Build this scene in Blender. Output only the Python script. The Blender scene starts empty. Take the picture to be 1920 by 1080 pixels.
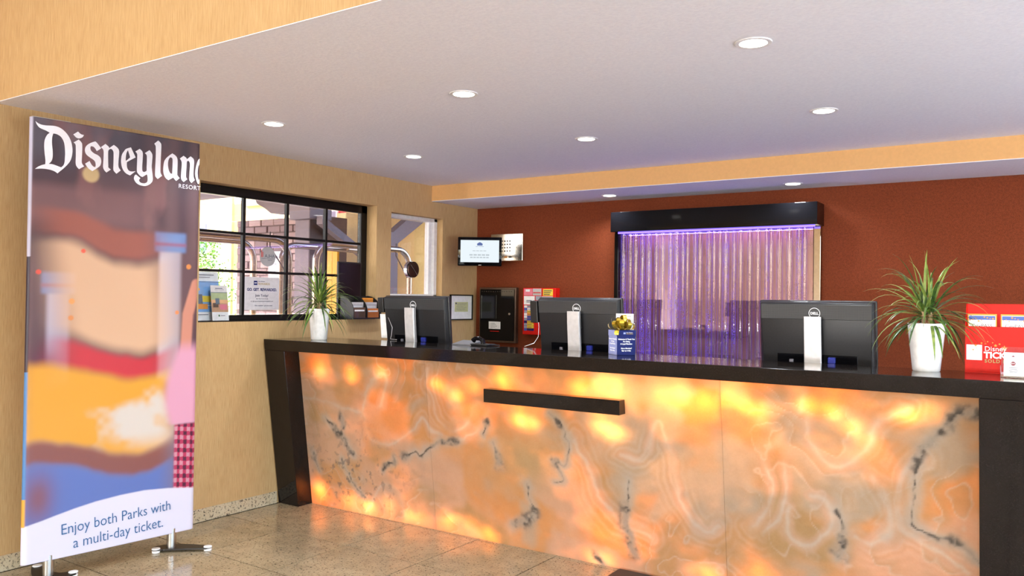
import bpy, bmesh, math, random
import numpy as np
from mathutils import Vector, Matrix, noise as mnoise

random.seed(7)
SC = bpy.context.scene
COL = SC.collection
PI = math.pi
R = math.radians

# ------------------------------------------------------------------ camera
cam_data = bpy.data.cameras.new('camera')
cam_data.sensor_width = 36.0
cam_data.lens = 36.0 * 1523.7 / 1920.0
cam_data.clip_start = 0.05
cam = bpy.data.objects.new('camera', cam_data)
COL.objects.link(cam)
cam_yaw, cam_pitch, cam_roll = 0.596, 0.0131, 0.0131
fwd = Vector((-math.sin(cam_yaw) * math.cos(cam_pitch), math.cos(cam_yaw) * math.cos(cam_pitch), math.sin(cam_pitch)))
rgt = Vector((math.cos(cam_yaw), math.sin(cam_yaw), 0))
upv = rgt.cross(fwd)
r2 = rgt * math.cos(cam_roll) + upv * math.sin(cam_roll)
u2 = -rgt * math.sin(cam_roll) + upv * math.cos(cam_roll)
m = Matrix.Identity(4)
for i in range(3):
    m[i][0] = r2[i]; m[i][1] = u2[i]; m[i][2] = -fwd[i]
m[0][3], m[1][3], m[2][3] = 4.5292, -3.7158, 1.4428
cam.matrix_world = m
SC.camera = cam

# ------------------------------------------------------------------ colour management, world, sun
vs = SC.view_settings
vs.view_transform = 'Standard'
vs.look = 'None'
vs.gamma = 1.0
vs.use_curve_mapping = False
vs.exposure = 0.1
SC.cycles.use_denoising = True
SC.cycles.max_bounces = 10
SC.cycles.diffuse_bounces = 5
SC.cycles.glossy_bounces = 4
SC.cycles.transmission_bounces = 6
SC.cycles.transparent_max_bounces = 24
SC.cycles.sample_clamp_indirect = 6.0
SC.cycles.caustics_reflective = False
SC.cycles.caustics_refractive = False

world = bpy.data.worlds.new('daylight')
SC.world = world
world.use_nodes = True
wt = world.node_tree
wt.nodes.clear()
wo = wt.nodes.new('ShaderNodeOutputWorld')
wb = wt.nodes.new('ShaderNodeBackground')
sky = wt.nodes.new('ShaderNodeTexSky')
sky.sky_type = 'NISHITA'
sky.sun_disc = False
sky.sun_elevation = R(42)
sky.sun_rotation = R(190)
sky.air_density = 1.0
sky.dust_density = 2.5
wb.inputs['Strength'].default_value = 2.2
wt.links.new(sky.outputs[0], wb.inputs[0])
wt.links.new(wb.outputs[0], wo.inputs[0])

sun_d = bpy.data.lights.new('sun', 'SUN')
sun_d.energy = 6.0
sun_d.angle = R(1.0)
sun_d.color = (1.0, 0.97, 0.93)
sun = bpy.data.objects.new('sun', sun_d)
COL.objects.link(sun)
sun.rotation_euler = Vector((0.15, 0.90, -0.85)).to_track_quat('-Z', 'Y').to_euler()

DOWNLIGHT_W = 11.0      # the eight recessed ceiling lamps
FOYER_FILL_W = 20.0         # added fill lamps in the tall foyer behind the camera
ONYX_BULB_W = 2.2       # lamps inside the desk, behind the stone
ONYX_STRIP_W = 2.0
FILL_LAMP_W = 215.0         # added unseen fill lamps at the far end of the foyer
WALL_STRIP_W = 6.0      # violet strips of the bubble wall

# ------------------------------------------------------------------ helpers
def lin(c):
    def f(v):
        v /= 255.0
        return v / 12.92 if v <= 0.04045 else ((v + 0.055) / 1.055) ** 2.4
    return (f(c[0]), f(c[1]), f(c[2]), 1.0)

class NT:
    def __init__(s, name):
        s.m = bpy.data.materials.new(name)
        s.m.use_nodes = True
        s.t = s.m.node_tree
        s.t.nodes.clear()
        s.out = s.t.nodes.new('ShaderNodeOutputMaterial')
    def n(s, kind, **kw):
        nd = s.t.nodes.new('ShaderNode' + kind)
        for k, v in kw.items():
            setattr(nd, k, v)
        return nd
    def l(s, a, b):
        s.t.links.new(a, b)
    def ramp(s, fac, stops, interp='LINEAR'):
        r = s.n('ValToRGB')
        r.color_ramp.interpolation = interp
        e = r.color_ramp.elements
        while len(e) < len(stops):
            e.new(0.5)
        for el, (p, c) in zip(e, stops):
            el.position = p
            el.color = c
        s.l(fac, r.inputs[0])
        return r.outputs[0]
    def coords(s, scale=(1, 1, 1), kind='Object'):
        tc = s.n('TexCoord')
        mp = s.n('Mapping')
        mp.inputs['Scale'].default_value = scale
        s.l(tc.outputs[kind], mp.inputs[0])
        return mp.outputs[0]
    def noise(s, vec, scale, detail=3.0, rough=0.5, dist=0.0):
        nd = s.n('TexNoise')
        nd.inputs['Scale'].default_value = scale
        nd.inputs['Detail'].default_value = detail
        nd.inputs['Roughness'].default_value = rough
        nd.inputs['Distortion'].default_value = dist
        if vec is not None:
            s.l(vec, nd.inputs['Vector'])
        return nd.outputs[0]
    def mixc(s, fac, a, b, blend='MIX'):
        x = s.n('MixRGB', blend_type=blend)
        for i, v in ((0, fac), (1, a), (2, b)):
            if hasattr(v, 'is_linked'):
                s.l(v, x.inputs[i])
            else:
                x.inputs[i].default_value = v
        return x.outputs[0]
    def bump(s, h, strength, dist=0.01):
        b = s.n('Bump')
        b.inputs['Strength'].default_value = strength
        b.inputs['Distance'].default_value = dist
        s.l(h, b.inputs['Height'])
        return b.outputs[0]
    def pbr(s, col, rough=0.5, metal=0.0, normal=None, coat=0.0, spec=None, **kw):
        p = s.n('BsdfPrincipled')
        for nm, v in (('Base Color', col), ('Roughness', rough), ('Metallic', metal), ('Coat Weight', coat)):
            if hasattr(v, 'is_linked'):
                s.l(v, p.inputs[nm])
            else:
                p.inputs[nm].default_value = v
        if spec is not None:
            p.inputs['Specular IOR Level'].default_value = spec
        if normal is not None:
            s.l(normal, p.inputs['Normal'])
        for k, v in kw.items():
            p.inputs[k.replace('_', ' ')].default_value = v
        s.l(p.outputs[0], s.out.inputs[0])
        return p

def flat(name, rgb, rough=0.5, metal=0.0, coat=0.0, var=0.06, scale=40.0, bump=0.0, spec=None):
    """plain surface with a little procedural tone variation"""
    k = NT(name)
    v = k.coords()
    f = k.noise(v, scale, 2.0)
    c = lin(rgb)
    a = tuple(min(1, x * (1 - var)) for x in c[:3]) + (1,)
    b = tuple(min(1, x * (1 + var)) for x in c[:3]) + (1,)
    col = k.ramp(f, [(0.3, a), (0.7, b)])
    nrm = k.bump(k.noise(v, scale * 3, 3.0), bump, 0.002) if bump else None
    k.pbr(col, rough, metal, nrm, coat, spec)
    return k.m

def emissive(name, rgb, strength):
    k = NT(name)
    e = k.n('Emission')
    e.inputs[0].default_value = lin(rgb)
    e.inputs[1].default_value = strength
    k.l(e.outputs[0], k.out.inputs[0])
    return k.m

def schlick(k, lo=0.04, hi=0.96, mul=1.0):
    """reflectance that is the same from both sides of a thin sheet"""
    lw = k.n('LayerWeight'); lw.inputs[0].default_value = 0.5
    pw = k.n('Math', operation='POWER'); pw.inputs[1].default_value = 5.0
    k.l(lw.outputs['Facing'], pw.inputs[0])
    ma = k.n('Math', operation='MULTIPLY_ADD'); ma.inputs[1].default_value = hi * mul; ma.inputs[2].default_value = lo * mul
    k.l(pw.outputs[0], ma.inputs[0])
    return ma.outputs[0]

def clear_glass(name, tint=(1, 1, 1, 1), refl=1.0, rough=0.02):
    k = NT(name)
    tr = k.n('BsdfTransparent'); tr.inputs[0].default_value = tint
    gl = k.n('BsdfGlossy'); gl.inputs['Roughness'].default_value = rough
    fac = schlick(k, mul=refl)
    mx = k.n('MixShader')
    k.l(fac, mx.inputs[0]); k.l(tr.outputs[0], mx.inputs[1]); k.l(gl.outputs[0], mx.inputs[2])
    k.l(mx.outputs[0], k.out.inputs[0])
    return k.m

class MB:
    """collects shapes into one mesh"""
    def __init__(s):
        s.bm = bmesh.new()
    def box(s, x0, x1, y0, y1, z0, z1, bevel=0.0, seg=2, mat=None):
        g = bmesh.ops.create_cube(s.bm, size=1.0)['verts']
        for v in g:
            v.co = Vector((x0 + (v.co.x + .5) * (x1 - x0), y0 + (v.co.y + .5) * (y1 - y0), z0 + (v.co.z + .5) * (z1 - z0)))
        if bevel > 0:
            es = list({e for v in g for e in v.link_edges})
            r = bmesh.ops.bevel(s.bm, geom=es, offset=bevel, segments=seg, profile=0.5, affect='EDGES')
            g = list({v for f in r['faces'] for v in f.verts} | {v for v in g if v.is_valid})
        if mat is not None:
            for v in g:
                v.co = mat @ v.co
        return s
    def hexa(s, p):
        """8 corners: bottom 0-3 counter-clockwise, top 4-7"""
        v = [s.bm.verts.new(q) for q in p]
        for f in ((3, 2, 1, 0), (4, 5, 6, 7), (0, 1, 5, 4), (1, 2, 6, 5), (2, 3, 7, 6), (3, 0, 4, 7)):
            s.bm.faces.new([v[i] for i in f])
        return s
    def prism(s, pts, direction):
        """polygon pts extruded along direction"""
        d = Vector(direction)
        a = [s.bm.verts.new(Vector(q)) for q in pts]
        b = [s.bm.verts.new(Vector(q) + d) for q in pts]
        n = len(pts)
        s.bm.faces.new(a); s.bm.faces.new(b[::-1])
        for i in range(n):
            s.bm.faces.new((a[i], b[i], b[(i + 1) % n], a[(i + 1) % n]))
        bmesh.ops.recalc_face_normals(s.bm, faces=s.bm.faces[:])
        return s
    def tube(s, pts, rad, seg=10, caps=True):
        pts = [Vector(p) for p in pts]
        rads = rad if isinstance(rad, (list, tuple)) else [rad] * len(pts)
        rings = []
        t0 = (pts[1] - pts[0]).normalized()
        nrm = t0.orthogonal().normalized()
        for i, p in enumerate(pts):
            t = (pts[min(i + 1, len(pts) - 1)] - pts[max(i - 1, 0)]).normalized()
            nrm = (nrm - t * nrm.dot(t)).normalized()
            b = t.cross(nrm)
            rings.append([s.bm.verts.new(p + (nrm * math.cos(2 * PI * k / seg) + b * math.sin(2 * PI * k / seg)) * rads[i]) for k in range(seg)])
        for a, c in zip(rings, rings[1:]):
            for k in range(seg):
                s.bm.faces.new((a[k], a[(k + 1) % seg], c[(k + 1) % seg], c[k]))
        if caps:
            s.bm.faces.new(rings[0][::-1]); s.bm.faces.new(rings[-1])
        return s
    def lathe(s, prof, cx=0, cy=0, seg=32, power=2.0, rot=0.0):
        """profile of (radius, z); power > 2 squares the section"""
        rings = []
        for r, z in prof:
            ring = []
            for k in range(seg):
                a = 2 * PI * k / seg
                c, sn = math.cos(a), math.sin(a)
                q = (abs(c) ** power + abs(sn) ** power) ** (-1.0 / power)
                x, y = r * q * c, r * q * sn
                ring.append(s.bm.verts.new((cx + x * math.cos(rot) - y * math.sin(rot), cy + x * math.sin(rot) + y * math.cos(rot), z)))
            rings.append(ring)
        for a, c in zip(rings, rings[1:]):
            for k in range(seg):
                s.bm.faces.new((a[k], a[(k + 1) % seg], c[(k + 1) % seg], c[k]))
        s.bm.faces.new(rings[0][::-1]); s.bm.faces.new(rings[-1])
        return s
    def disc_x(s, x0, x1, y, z, rad, seg=32):
        return s.tube([(x0, y, z), (x1, y, z)], rad, seg)
    def quad(s, a, b, c, d):
        s.bm.faces.new([s.bm.verts.new(q) for q in (a, b, c, d)])
        return s
    def obj(s, name, mat, parent=None, smooth=False, loc=None, rotz=None, angle=40):
        me = bpy.data.meshes.new(name)
        s.bm.normal_update()
        s.bm.to_mesh(me)
        s.bm.free()
        if smooth:
            for p in me.polygons:
                p.use_smooth = True
            try:
                me.set_sharp_from_angle(angle=R(angle))
            except Exception:
                pass
        if mat is not None:
            me.materials.append(mat)
        o = bpy.data.objects.new(name, me)
        COL.objects.link(o)
        if parent is not None:
            o.parent = parent
        if loc is not None:
            o.location = loc
        if rotz is not None:
            o.rotation_euler = (0, 0, rotz)
        return o

def tag(o, label, cat, group=None):
    o['label'] = label
    o['category'] = cat
    if group:
        o['group'] = group
    return o

def thing(name, label, cat, loc=(0, 0, 0), rotz=0.0, group=None):
    o = bpy.data.objects.new(name, None)
    o.empty_display_size = 0.1
    COL.objects.link(o)
    o.location = loc
    o.rotation_euler = (0, 0, rotz)
    return tag(o, label, cat, group)

def struct(o):
    o['kind'] = 'structure'
    return o

def stuff(o):
    o['kind'] = 'stuff'
    return o

def text(body, size, loc, xd, up, mat, parent=None, align='LEFT', name='lettering', thin=0.0, extrude=0.0003, spacing=1.0, sx=1.0):
    cu = bpy.data.curves.new(name, 'FONT')
    cu.body = body
    cu.size = size
    cu.align_x = align
    cu.extrude = extrude
    cu.offset = thin
    cu.resolution_u = 3
    cu.space_character = spacing
    o = bpy.data.objects.new(name, cu)
    COL.objects.link(o)
    if parent is not None:
        o.parent = parent
    x = Vector(xd).normalized(); y = Vector(up).normalized(); z = x.cross(y)
    mm = Matrix.Identity(4)
    for i in range(3):
        mm[i][0] = x[i] * sx; mm[i][1] = y[i]; mm[i][2] = z[i]; mm[i][3] = loc[i]
    o.matrix_basis = mm
    cu.materials.append(mat)
    return to_mesh(o)

def to_mesh(o):
    """lettering as a real mesh object"""
    me = bpy.data.meshes.new_from_object(o)
    q = bpy.data.objects.new('tmp', me)
    COL.objects.link(q)
    q.parent = o.parent
    q.matrix_basis = o.matrix_basis.copy()
    nm = o.name.split('.')[0]
    cu = o.data
    bpy.data.objects.remove(o)
    bpy.data.curves.remove(cu)
    q.name = nm
    return q

def lamp(name, kind, loc, energy, color, parent=None, **kw):
    d = bpy.data.lights.new(name, kind)
    d.energy = energy
    d.color = color
    for k, v in kw.items():
        setattr(d, k, v)
    o = bpy.data.objects.new(name, d)
    COL.objects.link(o)
    if parent is not None:
        o.parent = parent
    o.location = loc
    return o

def vnoise(x, y, seed):
    """numpy value noise"""
    rs = np.random.RandomState(seed)
    tab = rs.rand(64, 64)
    xi = np.floor(x).astype(int); yi = np.floor(y).astype(int)
    fx = x - xi; fy = y - yi
    fx = fx * fx * (3 - 2 * fx); fy = fy * fy * (3 - 2 * fy)
    a = tab[xi % 64, yi % 64]; b = tab[(xi + 1) % 64, yi % 64]
    c = tab[xi % 64, (yi + 1) % 64]; d = tab[(xi + 1) % 64, (yi + 1) % 64]
    return (a * (1 - fx) + b * fx) * (1 - fy) + (c * (1 - fx) + d * fx) * fy

def fbm(x, y, seed, octv=4, gain=0.5):
    t = 0; amp = 1; tot = 0
    for i in range(octv):
        t = t + amp * vnoise(x * 2 ** i + 17.3 * i, y * 2 ** i + 9.1 * i, seed + i)
        tot += amp; amp *= gain
    return t / tot

def seg_dist(px, py, line):
    d = np.full(px.shape, 9.0)
    for (x0, y0), (x1, y1) in zip(line, line[1:]):
        dx, dy = x1 - x0, y1 - y0
        t = np.clip(((px - x0) * dx + (py - y0) * dy) / (dx * dx + dy * dy + 1e-9), 0, 1)
        d = np.minimum(d, np.hypot(px - x0 - t * dx, py - y0 - t * dy))
    return d

def smooth_line(line, n=6):
    out = []
    L = [Vector(q) for q in line]
    for i in range(len(L) - 1):
        p0 = L[max(i - 1, 0)]; p1 = L[i]; p2 = L[i + 1]; p3 = L[min(i + 2, len(L) - 1)]
        for k in range(n):
            t = k / n
            out.append(tuple(.5 * ((2 * p1) + (p2 - p0) * t + (2 * p0 - 5 * p1 + 4 * p2 - p3) * t * t + (3 * p1 - p0 - 3 * p2 + p3) * t ** 3)))
    out.append(tuple(L[-1]))
    return out

def set_colors(me, arr, name='print'):
    at = me.color_attributes.new(name, 'FLOAT_COLOR', 'POINT')
    at.data.foreach_set('color', arr.astype(np.float32).ravel())

def lin_np(c):
    return np.array(lin(c)[:3])

# ------------------------------------------------------------------ surface materials
def wallpaper():
    k = NT('wallpaper')
    v = k.coords((1, 1, 0.05))
    f = k.noise(v, 230, 4.0, 0.6)
    f2 = k.noise(k.coords((1, 1, 0.25)), 12, 3.0)
    c = k.ramp(f, [(0.30, lin((179, 144, 96))), (0.5, lin((195, 161, 113))), (0.72, lin((205, 173, 127)))])
    c = k.mixc(0.10, c, k.ramp(f2, [(0.3, lin((168, 133, 84))), (0.7, lin((207, 175, 124)))]))
    k.pbr(c, 0.75, 0, k.bump(f, 0.18, 0.002), spec=0.3)
    return k.m
M_WALLPAPER = wallpaper()

M_SOFFIT = flat('soffit_lit_wallpaper', (224, 174, 114), .7, var=.03, bump=.15, scale=60, spec=.2)  # wallpaper made brighter and more orange, frontal light put into the colour

def redwall():
    k = NT('red_grain')
    v = k.coords()
    f = k.noise(v, 260, 3.0, 0.7)
    f2 = k.noise(v, 70, 3.0, 0.6)
    c = k.ramp(f, [(0.30, lin((78, 34, 20))), (0.52, lin((118, 54, 29))), (0.72, lin((164, 88, 52)))])
    c = k.mixc(0.35, c, k.ramp(f2, [(0.35, lin((92, 42, 24))), (0.65, lin((132, 63, 35)))]))
    k.pbr(c, 0.7, 0, k.bump(f, 0.25, 0.002), spec=0.12)
    return k.m
M_REDWALL = redwall()

def ceiling_mat():
    k = NT('stucco_paint')
    v = k.coords()
    f = k.noise(v, 70, 4.0, 0.6)
    c = k.ramp(f, [(0.3, lin((240, 239, 247))), (0.7, lin((249, 248, 254)))])
    k.pbr(c, 0.85, 0, k.bump(f, 0.28, 0.006), spec=0.2)
    return k.m
M_CEIL = ceiling_mat()

def granite(name, base, dark, light, rough, scale=1.0, veil=None, coat=0.0, heavy=0.38, spec=None):
    k = NT(name)
    v = k.coords()
    f1 = k.noise(v, 9 * scale, 4.0, 0.65)
    f2 = k.noise(v, 75 * scale, 3.0, 0.7, 0.4)
    f3 = k.noise(v, 130 * scale, 2.0, 0.8)
    c = k.ramp(f1, [(0.3, lin(base)), (0.7, lin(light))])
    sp = k.ramp(f2, [(heavy - 0.05, (1, 1, 1, 1)), (heavy + 0.02, (0, 0, 0, 1))])
    c = k.mixc(sp, c, lin(dark))
    sp2 = k.ramp(f3, [(0.60, (0, 0, 0, 1)), (0.68, (1, 1, 1, 1))])
    m2 = k.n('Math', operation='MULTIPLY'); m2.inputs[1].default_value = 0.45
    k.l(sp2, m2.inputs[0])
    c = k.mixc(m2.outputs[0], c, lin(veil or light))
    oi = k.n('ObjectInfo')
    tone = k.ramp(oi.outputs['Random'], [(0.0, (.90, .90, .90, 1)), (1.0, (1, 1, 1, 1))])
    c = k.mixc(1.0, c, tone, 'MULTIPLY')
    k.pbr(c, rough, 0, None, coat, spec)
    return k.m
M_TILE = granite('floor_granite', (150, 132, 104), (56, 42, 30), (180, 161, 128), 0.12, 1.0, (214, 196, 164), heavy=0.405)
M_BASEGRAN = granite('baseboard_granite', (190, 172, 140), (52, 44, 38), (206, 192, 164), 0.3, 1.0, (226, 214, 190), heavy=0.43)
M_GROUT = flat('grout', (34, 26, 20), 0.9, spec=.1)
M_DARKSTONE = granite('dark_granite', (20, 16, 15), (10, 9, 9), (27, 21, 20), 0.07, 1.6, (58, 47, 44), heavy=0.36, spec=.36)
M_CARCASS = flat('desk_carcass', (60, 50, 45), 0.6)
M_CAVITY = flat('cavity_white', (235, 225, 205), 0.8)

M_BLACK = flat('black_plastic', (26, 25, 26), 0.38)
M_BLACKGLOSS = flat('black_gloss', (10, 10, 13), 0.06, spec=.22)
M_FRAMEBLACK = flat('black_frame_paint', (20, 17, 15), 0.35, spec=.2)
M_WHITE = flat('white_paint', (238, 236, 234), 0.4)
M_WHITEGLOSS = flat('white_glazed', (240, 238, 238), 0.18)
M_PAPER = flat('paper', (240, 238, 236), 0.7)
M_GREYPAPER = flat('grey_paper', (196, 190, 190), 0.7)
M_STEEL = flat('brushed_steel', (200, 196, 190), 0.28, 1.0)
M_SILVER = flat('silver_plastic', (208, 204, 205), 0.32, 0.25)
M_CHROME = flat('chrome', (225, 225, 228), 0.12, 1.0)
M_TINTED = clear_glass('tinted_glass', (0.74, 0.73, 0.75, 1), 1.0)
M_GLASS = clear_glass('window_glass', (0.97, 0.985, 0.98, 1), 1.0)
M_ACRYLIC = clear_glass('clear_acrylic', (0.95, 0.96, 0.97, 1), 1.3)
M_NAVY = flat('navy_print', (24, 34, 96), 0.55, spec=.2)
M_INK = flat('dark_ink', (40, 42, 80), 0.6)
M_GREYINK = flat('grey_ink', (120, 118, 128), 0.6)
M_GOLDINK = flat('gold_ink', (178, 150, 84), 0.5)
M_WHITEINK = flat('white_ink', (246, 245, 248), 0.6)
M_RED = flat('red_paint', (208, 26, 16), 0.45, spec=.15)
M_ORANGE = flat('orange_print', (236, 150, 50), 0.5)
M_YELLOW = flat('yellow_print', (236, 206, 60), 0.5)
M_BLUE = flat('blue_print', (60, 92, 170), 0.5)
M_TEAL = flat('teal_ink', (44, 92, 140), 0.6)
M_LAMPGLOW = emissive('lamp_glow', (255, 250, 240), 9.0)

# ------------------------------------------------------------------ the room
ZC, ZS, ZH = 2.410, 2.275, 4.4          # low ceiling, soffit, tall foyer ceiling
YB, YS, YW = -1.779, 1.708, 2.373       # bulkhead, soffit front, back wall
XR, YF = 6.6, -14.0                      # right wall, front wall

floor = struct(MB().box(-0.2, XR + .2, YF - .2, YW + .2, -0.12, -0.004).obj('floor', M_GROUT))
tile_me = None
rng = random.Random(3)
for i in range(-1, 13):
    for j in range(-13, 2):
        x0, y0 = 0.555 + (i) * 0.54, -0.335 + j * 0.54
        x1, y1 = x0 + 0.54, y0 + 0.54
        x0 = max(x0, 0.004); x1 = min(x1, XR); y0 = max(y0, YF); y1 = min(y1, 0.60)
        if x1 - x0 < .05 or y1 - y0 < .05:
            continue
        t = MB().box(x0 + .0035, x1 - .0035, y0 + .0035, y1 - .0035, -0.012, 0.0 + rng.uniform(-.0003, 0)).obj('tile', M_TILE, floor)

# left wall with two window openings
W1 = (-0.572, 1.030, 1.267, 2.169)
W2 = (1.198, 1.861, 1.440, 2.136)
wl = MB()
T = -0.20
wl.box(T, 0, YF, YB, 0, ZH)
wl.box(T, 0, YB, W1[0], 0, ZC + .05)
wl.box(T, 0, W1[0], W1[1], 0, W1[2]); wl.box(T, 0, W1[0], W1[1], W1[3], ZC + .05)
wl.box(T, 0, W1[1], W2[0], 0, ZC + .05)
wl.box(T, 0, W2[0], W2[1], 0, W2[2]); wl.box(T, 0, W2[0], W2[1], W2[3], ZC + .05)
wl.box(T, 0, W2[1], YW + .15, 0, ZC + .05)
wall_left = struct(wl.obj('wall_left', M_WALLPAPER))
wall_back = struct(MB().box(0, XR, YW, YW + .15, 0, ZC + .05).obj('wall_back', M_REDWALL))
RY0, RY1, RZ0, RZ1 = -7.4, 1.9, 0.10, 2.25
wr_ = MB().box(XR, XR + .15, YF, RY0, 0, ZH).box(XR, XR + .15, RY1, YW + .15, 0, ZH).box(XR, XR + .15, RY0, RY1, 0, RZ0).box(XR, XR + .15, RY0, RY1, RZ1, ZH)
wall_right = struct(wr_.obj('wall_right', M_WALLPAPER))
w4 = MB()  # windows out of view, added to bring daylight onto the ceiling
for q in range(7):
    y = RY0 + (RY1 - RY0) * q / 6
    w4.box(XR + .03, XR + .10, y - .03, y + .03, RZ0, RZ1)
for z in (RZ0 + .02, RZ1 - .02):
    w4.box(XR + .03, XR + .10, RY0, RY1, z - .03, z + .03)
added_window_4 = struct(w4.obj('added_window_4', M_FRAMEBLACK))
for q in range(6):
    y = RY0 + (RY1 - RY0) * q / 6
    MB().box(XR + .060, XR + .066, y + .03, y + (RY1 - RY0) / 6 - .03, RZ0 + .05, RZ1 - .05).obj('pane', M_GLASS, added_window_4)
def portal(loc, rot, sx, sy):
    o = lamp('daylight_portal', 'AREA', loc, 1.0, (1, 1, 1), None, shape='RECTANGLE', size=sx, size_y=sy)
    o.data.cycles.is_portal = True
    o.rotation_euler = rot
ceiling = struct(MB().box(0, XR, YB + .0005, YW, ZC, ZC + .003).box(0, XR, YB + .021, YW, ZC + .0031, ZC + .12).obj('ceiling', M_CEIL))
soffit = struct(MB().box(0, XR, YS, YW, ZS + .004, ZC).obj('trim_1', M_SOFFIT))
soffit_under = struct(MB().box(0, XR, YS, YW, ZS, ZS + .004).obj('trim_2', M_CEIL))
bulk = struct(MB().box(0, XR, YB, YB + .02, ZC + .0032, ZH).obj('wall_bulkhead', M_WALLPAPER))
ceil2 = struct(MB().box(-.2, XR + .15, YF - .15, YB + .12, ZH, ZH + .12).obj('ceiling_foyer', M_CEIL))
# front wall of the foyer: tall glazed entrance behind the camera
fw = MB()
GX0, GX1, GZ = 0.9, 6.1, 3.5
fw.box(-.2, GX0, YF - .15, YF, 0, ZH); fw.box(GX1, XR + .15, YF - .15, YF, 0, ZH); fw.box(GX0, GX1, YF - .15, YF, GZ, ZH)
wall_front = struct(fw.obj('wall_front', M_WALLPAPER))
w3 = MB()
for k in range(5):
    x = GX0 + (GX1 - GX0) * k / 4
    w3.box(x - .03, x + .03, YF - .12, YF - .04, 0, GZ)
for z in (0.03, 1.05, 2.2, 3.47):
    w3.box(GX0, GX1, YF - .11, YF - .05, z - .03, z + .03)
window_3 = struct(w3.obj('window_3', M_FRAMEBLACK))
for k in range(4):
    x = GX0 + (GX1 - GX0) * k / 4
    for za, zb in ((.06, 1.02), (1.08, 2.17), (2.23, 3.44)):
        MB().box(x + .03, x + (GX1 - GX0) / 4 - .03, YF - .085, YF - .079, za, zb).obj('pane', M_GLASS, window_3)
portal((XR + .12, (RY0 + RY1) / 2, (RZ0 + RZ1) / 2), (R(90), 0, R(90)), RY1 - RY0, RZ1 - RZ0)
portal(((GX0 + GX1) / 2, YF - .13, GZ / 2), (R(90), 0, 0), GX1 - GX0, GZ)
baseboard = struct(MB().box(0, .012, YF, .07, 0, .083, .003, 1).obj('baseboard_left', M_BASEGRAN))

# ---- window 1: black frame, twelve panes
fx0, fx1 = -0.150, -0.105
w1 = MB()
w1.box(fx0, fx1, W1[0], -0.515, W1[2], W1[3], .004, 1)
w1.box(fx0, fx1, 0.965, W1[1], W1[2], W1[3], .004, 1)
w1.box(fx0, fx1, W1[0], W1[1], 2.108, W1[3], .004, 1)
w1.box(fx0, fx1, W1[0], W1[1], W1[2], 1.308, .004, 1)
window_1 = struct(w1.obj('window_1', M_FRAMEBLACK))
ycol = [-0.515, -0.146, 0.229, 0.603, 0.965]
zrow = [1.308, 1.604, 1.863, 2.108]
for y in ycol[1:-1]:
    MB().box(fx0 + .008, fx1 - .006, y - .011, y + .011, 1.300, 2.115, .003, 1).obj('muntin', M_FRAMEBLACK, window_1)
for z in zrow[1:-1]:
    MB().box(fx0 + .010, fx1 - .008, -.520, .970, z - .009, z + .009, .003, 1).obj('muntin', M_FRAMEBLACK, window_1)
for a in range(4):
    for b in range(3):
        MB().box(-.130, -.126, ycol[a] + .009, ycol[a + 1] - .009, zrow[b] + .007, zrow[b + 1] - .007).obj('pane', M_TINTED, window_1)
MB().box(-.105, -.001, W1[0] + .001, W1[1] - .001, W1[2], W1[2] + .004).obj('sill', M_FRAMEBLACK, window_1)

# ---- window 2: white aluminium frame with one pane
w2 = MB()
w2.box(-.155, -.060, 1.815, W2[1], W2[2], W2[3], .004, 1)
w2.box(-.135, -.085, 1.775, 1.820, W2[2], W2[3], .004, 1)
w2.box(-.155, -.060, W2[0], 1.235, W2[2], W2[3], .004, 1)
w2.box(-.155, -.060, W2[0], W2[1], 2.105, W2[3], .004, 1)
w2.box(-.155, -.060, W2[0], W2[1], W2[2], 1.47, .004, 1)
window_2 = struct(w2.obj('window_2', M_WHITE))
MB().box(-.112, -.107, 1.23, 1.78, 1.465, 2.11).obj('pane', M_TINTED, window_2)
sd = thing('speak_through', 'round dark metal talk-through disc set in the small window pane', 'intercom', (-.1095, 1.552, 1.680))
MB().disc_x(-.002, .030, 0, 0, .070).obj('rim', M_CHROME, sd, True)
MB().disc_x(.031, .040, 0, 0, .064).obj('ring', M_BLACK, sd, True)
MB().disc_x(.041, .050, 0, 0, .068).obj('cover', flat('bronze_disc', (86, 66, 58), .3, .8), sd, True)
MB().tube([(.052, -.042, .040), (.052, .044, -.044)], .0025, 6).obj('bar', M_STEEL, sd)

# ------------------------------------------------------------------ recessed downlights
def downlight(x, y, z, label, watts):
    t = thing('ceiling_downlight', label, 'downlight', (x, y, z), 0, 'recessed ceiling downlights')
    mb = MB()
    mb.lathe([(.050, -.001), (.052, -.005), (.066, -.005), (.069, -.001), (.066, .0), (.052, .0)], seg=40)
    mb.obj('trim_ring', M_WHITE, t, True)
    MB().lathe([(.0495, -.003), (.047, -.006), (.02, -.008)], seg=32).obj('lens', M_LAMPGLOW, t, True)
    lamp('lamp', 'SPOT', (0, 0, -.02), watts * 4, (.86, .93, 1.0), t, spot_size=R(150), spot_blend=0.6, shadow_soft_size=.045)
    return t
DL = [(0.85, -0.70, ZC, 'recessed downlight nearest the tall banner, left of its row'),
      (2.18, -0.68, ZC, 'recessed downlight in the middle of the row nearest the foyer'),
      (3.57, -0.72, ZC, 'largest recessed downlight, high in the picture above the right of the desk'),
      (0.84, 0.50, ZC, 'recessed downlight nearest the dark gridded window, left of the inner row'),
      (2.155, 0.56, ZC, 'recessed downlight in the middle of the inner row over the counter'),
      (3.53, 0.53, ZC, 'recessed downlight at the right of the inner row, above the right monitor'),
      (1.541, 2.055, ZS, 'downlight under the soffit above the left end of the bubble wall'),
      (2.96, 2.085, ZS, 'downlight under the soffit above the right end of the bubble wall')]
for x, y, z, lb in DL:
    downlight(x, y, z, lb, DOWNLIGHT_W if z == ZC else DOWNLIGHT_W * .8)
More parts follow.
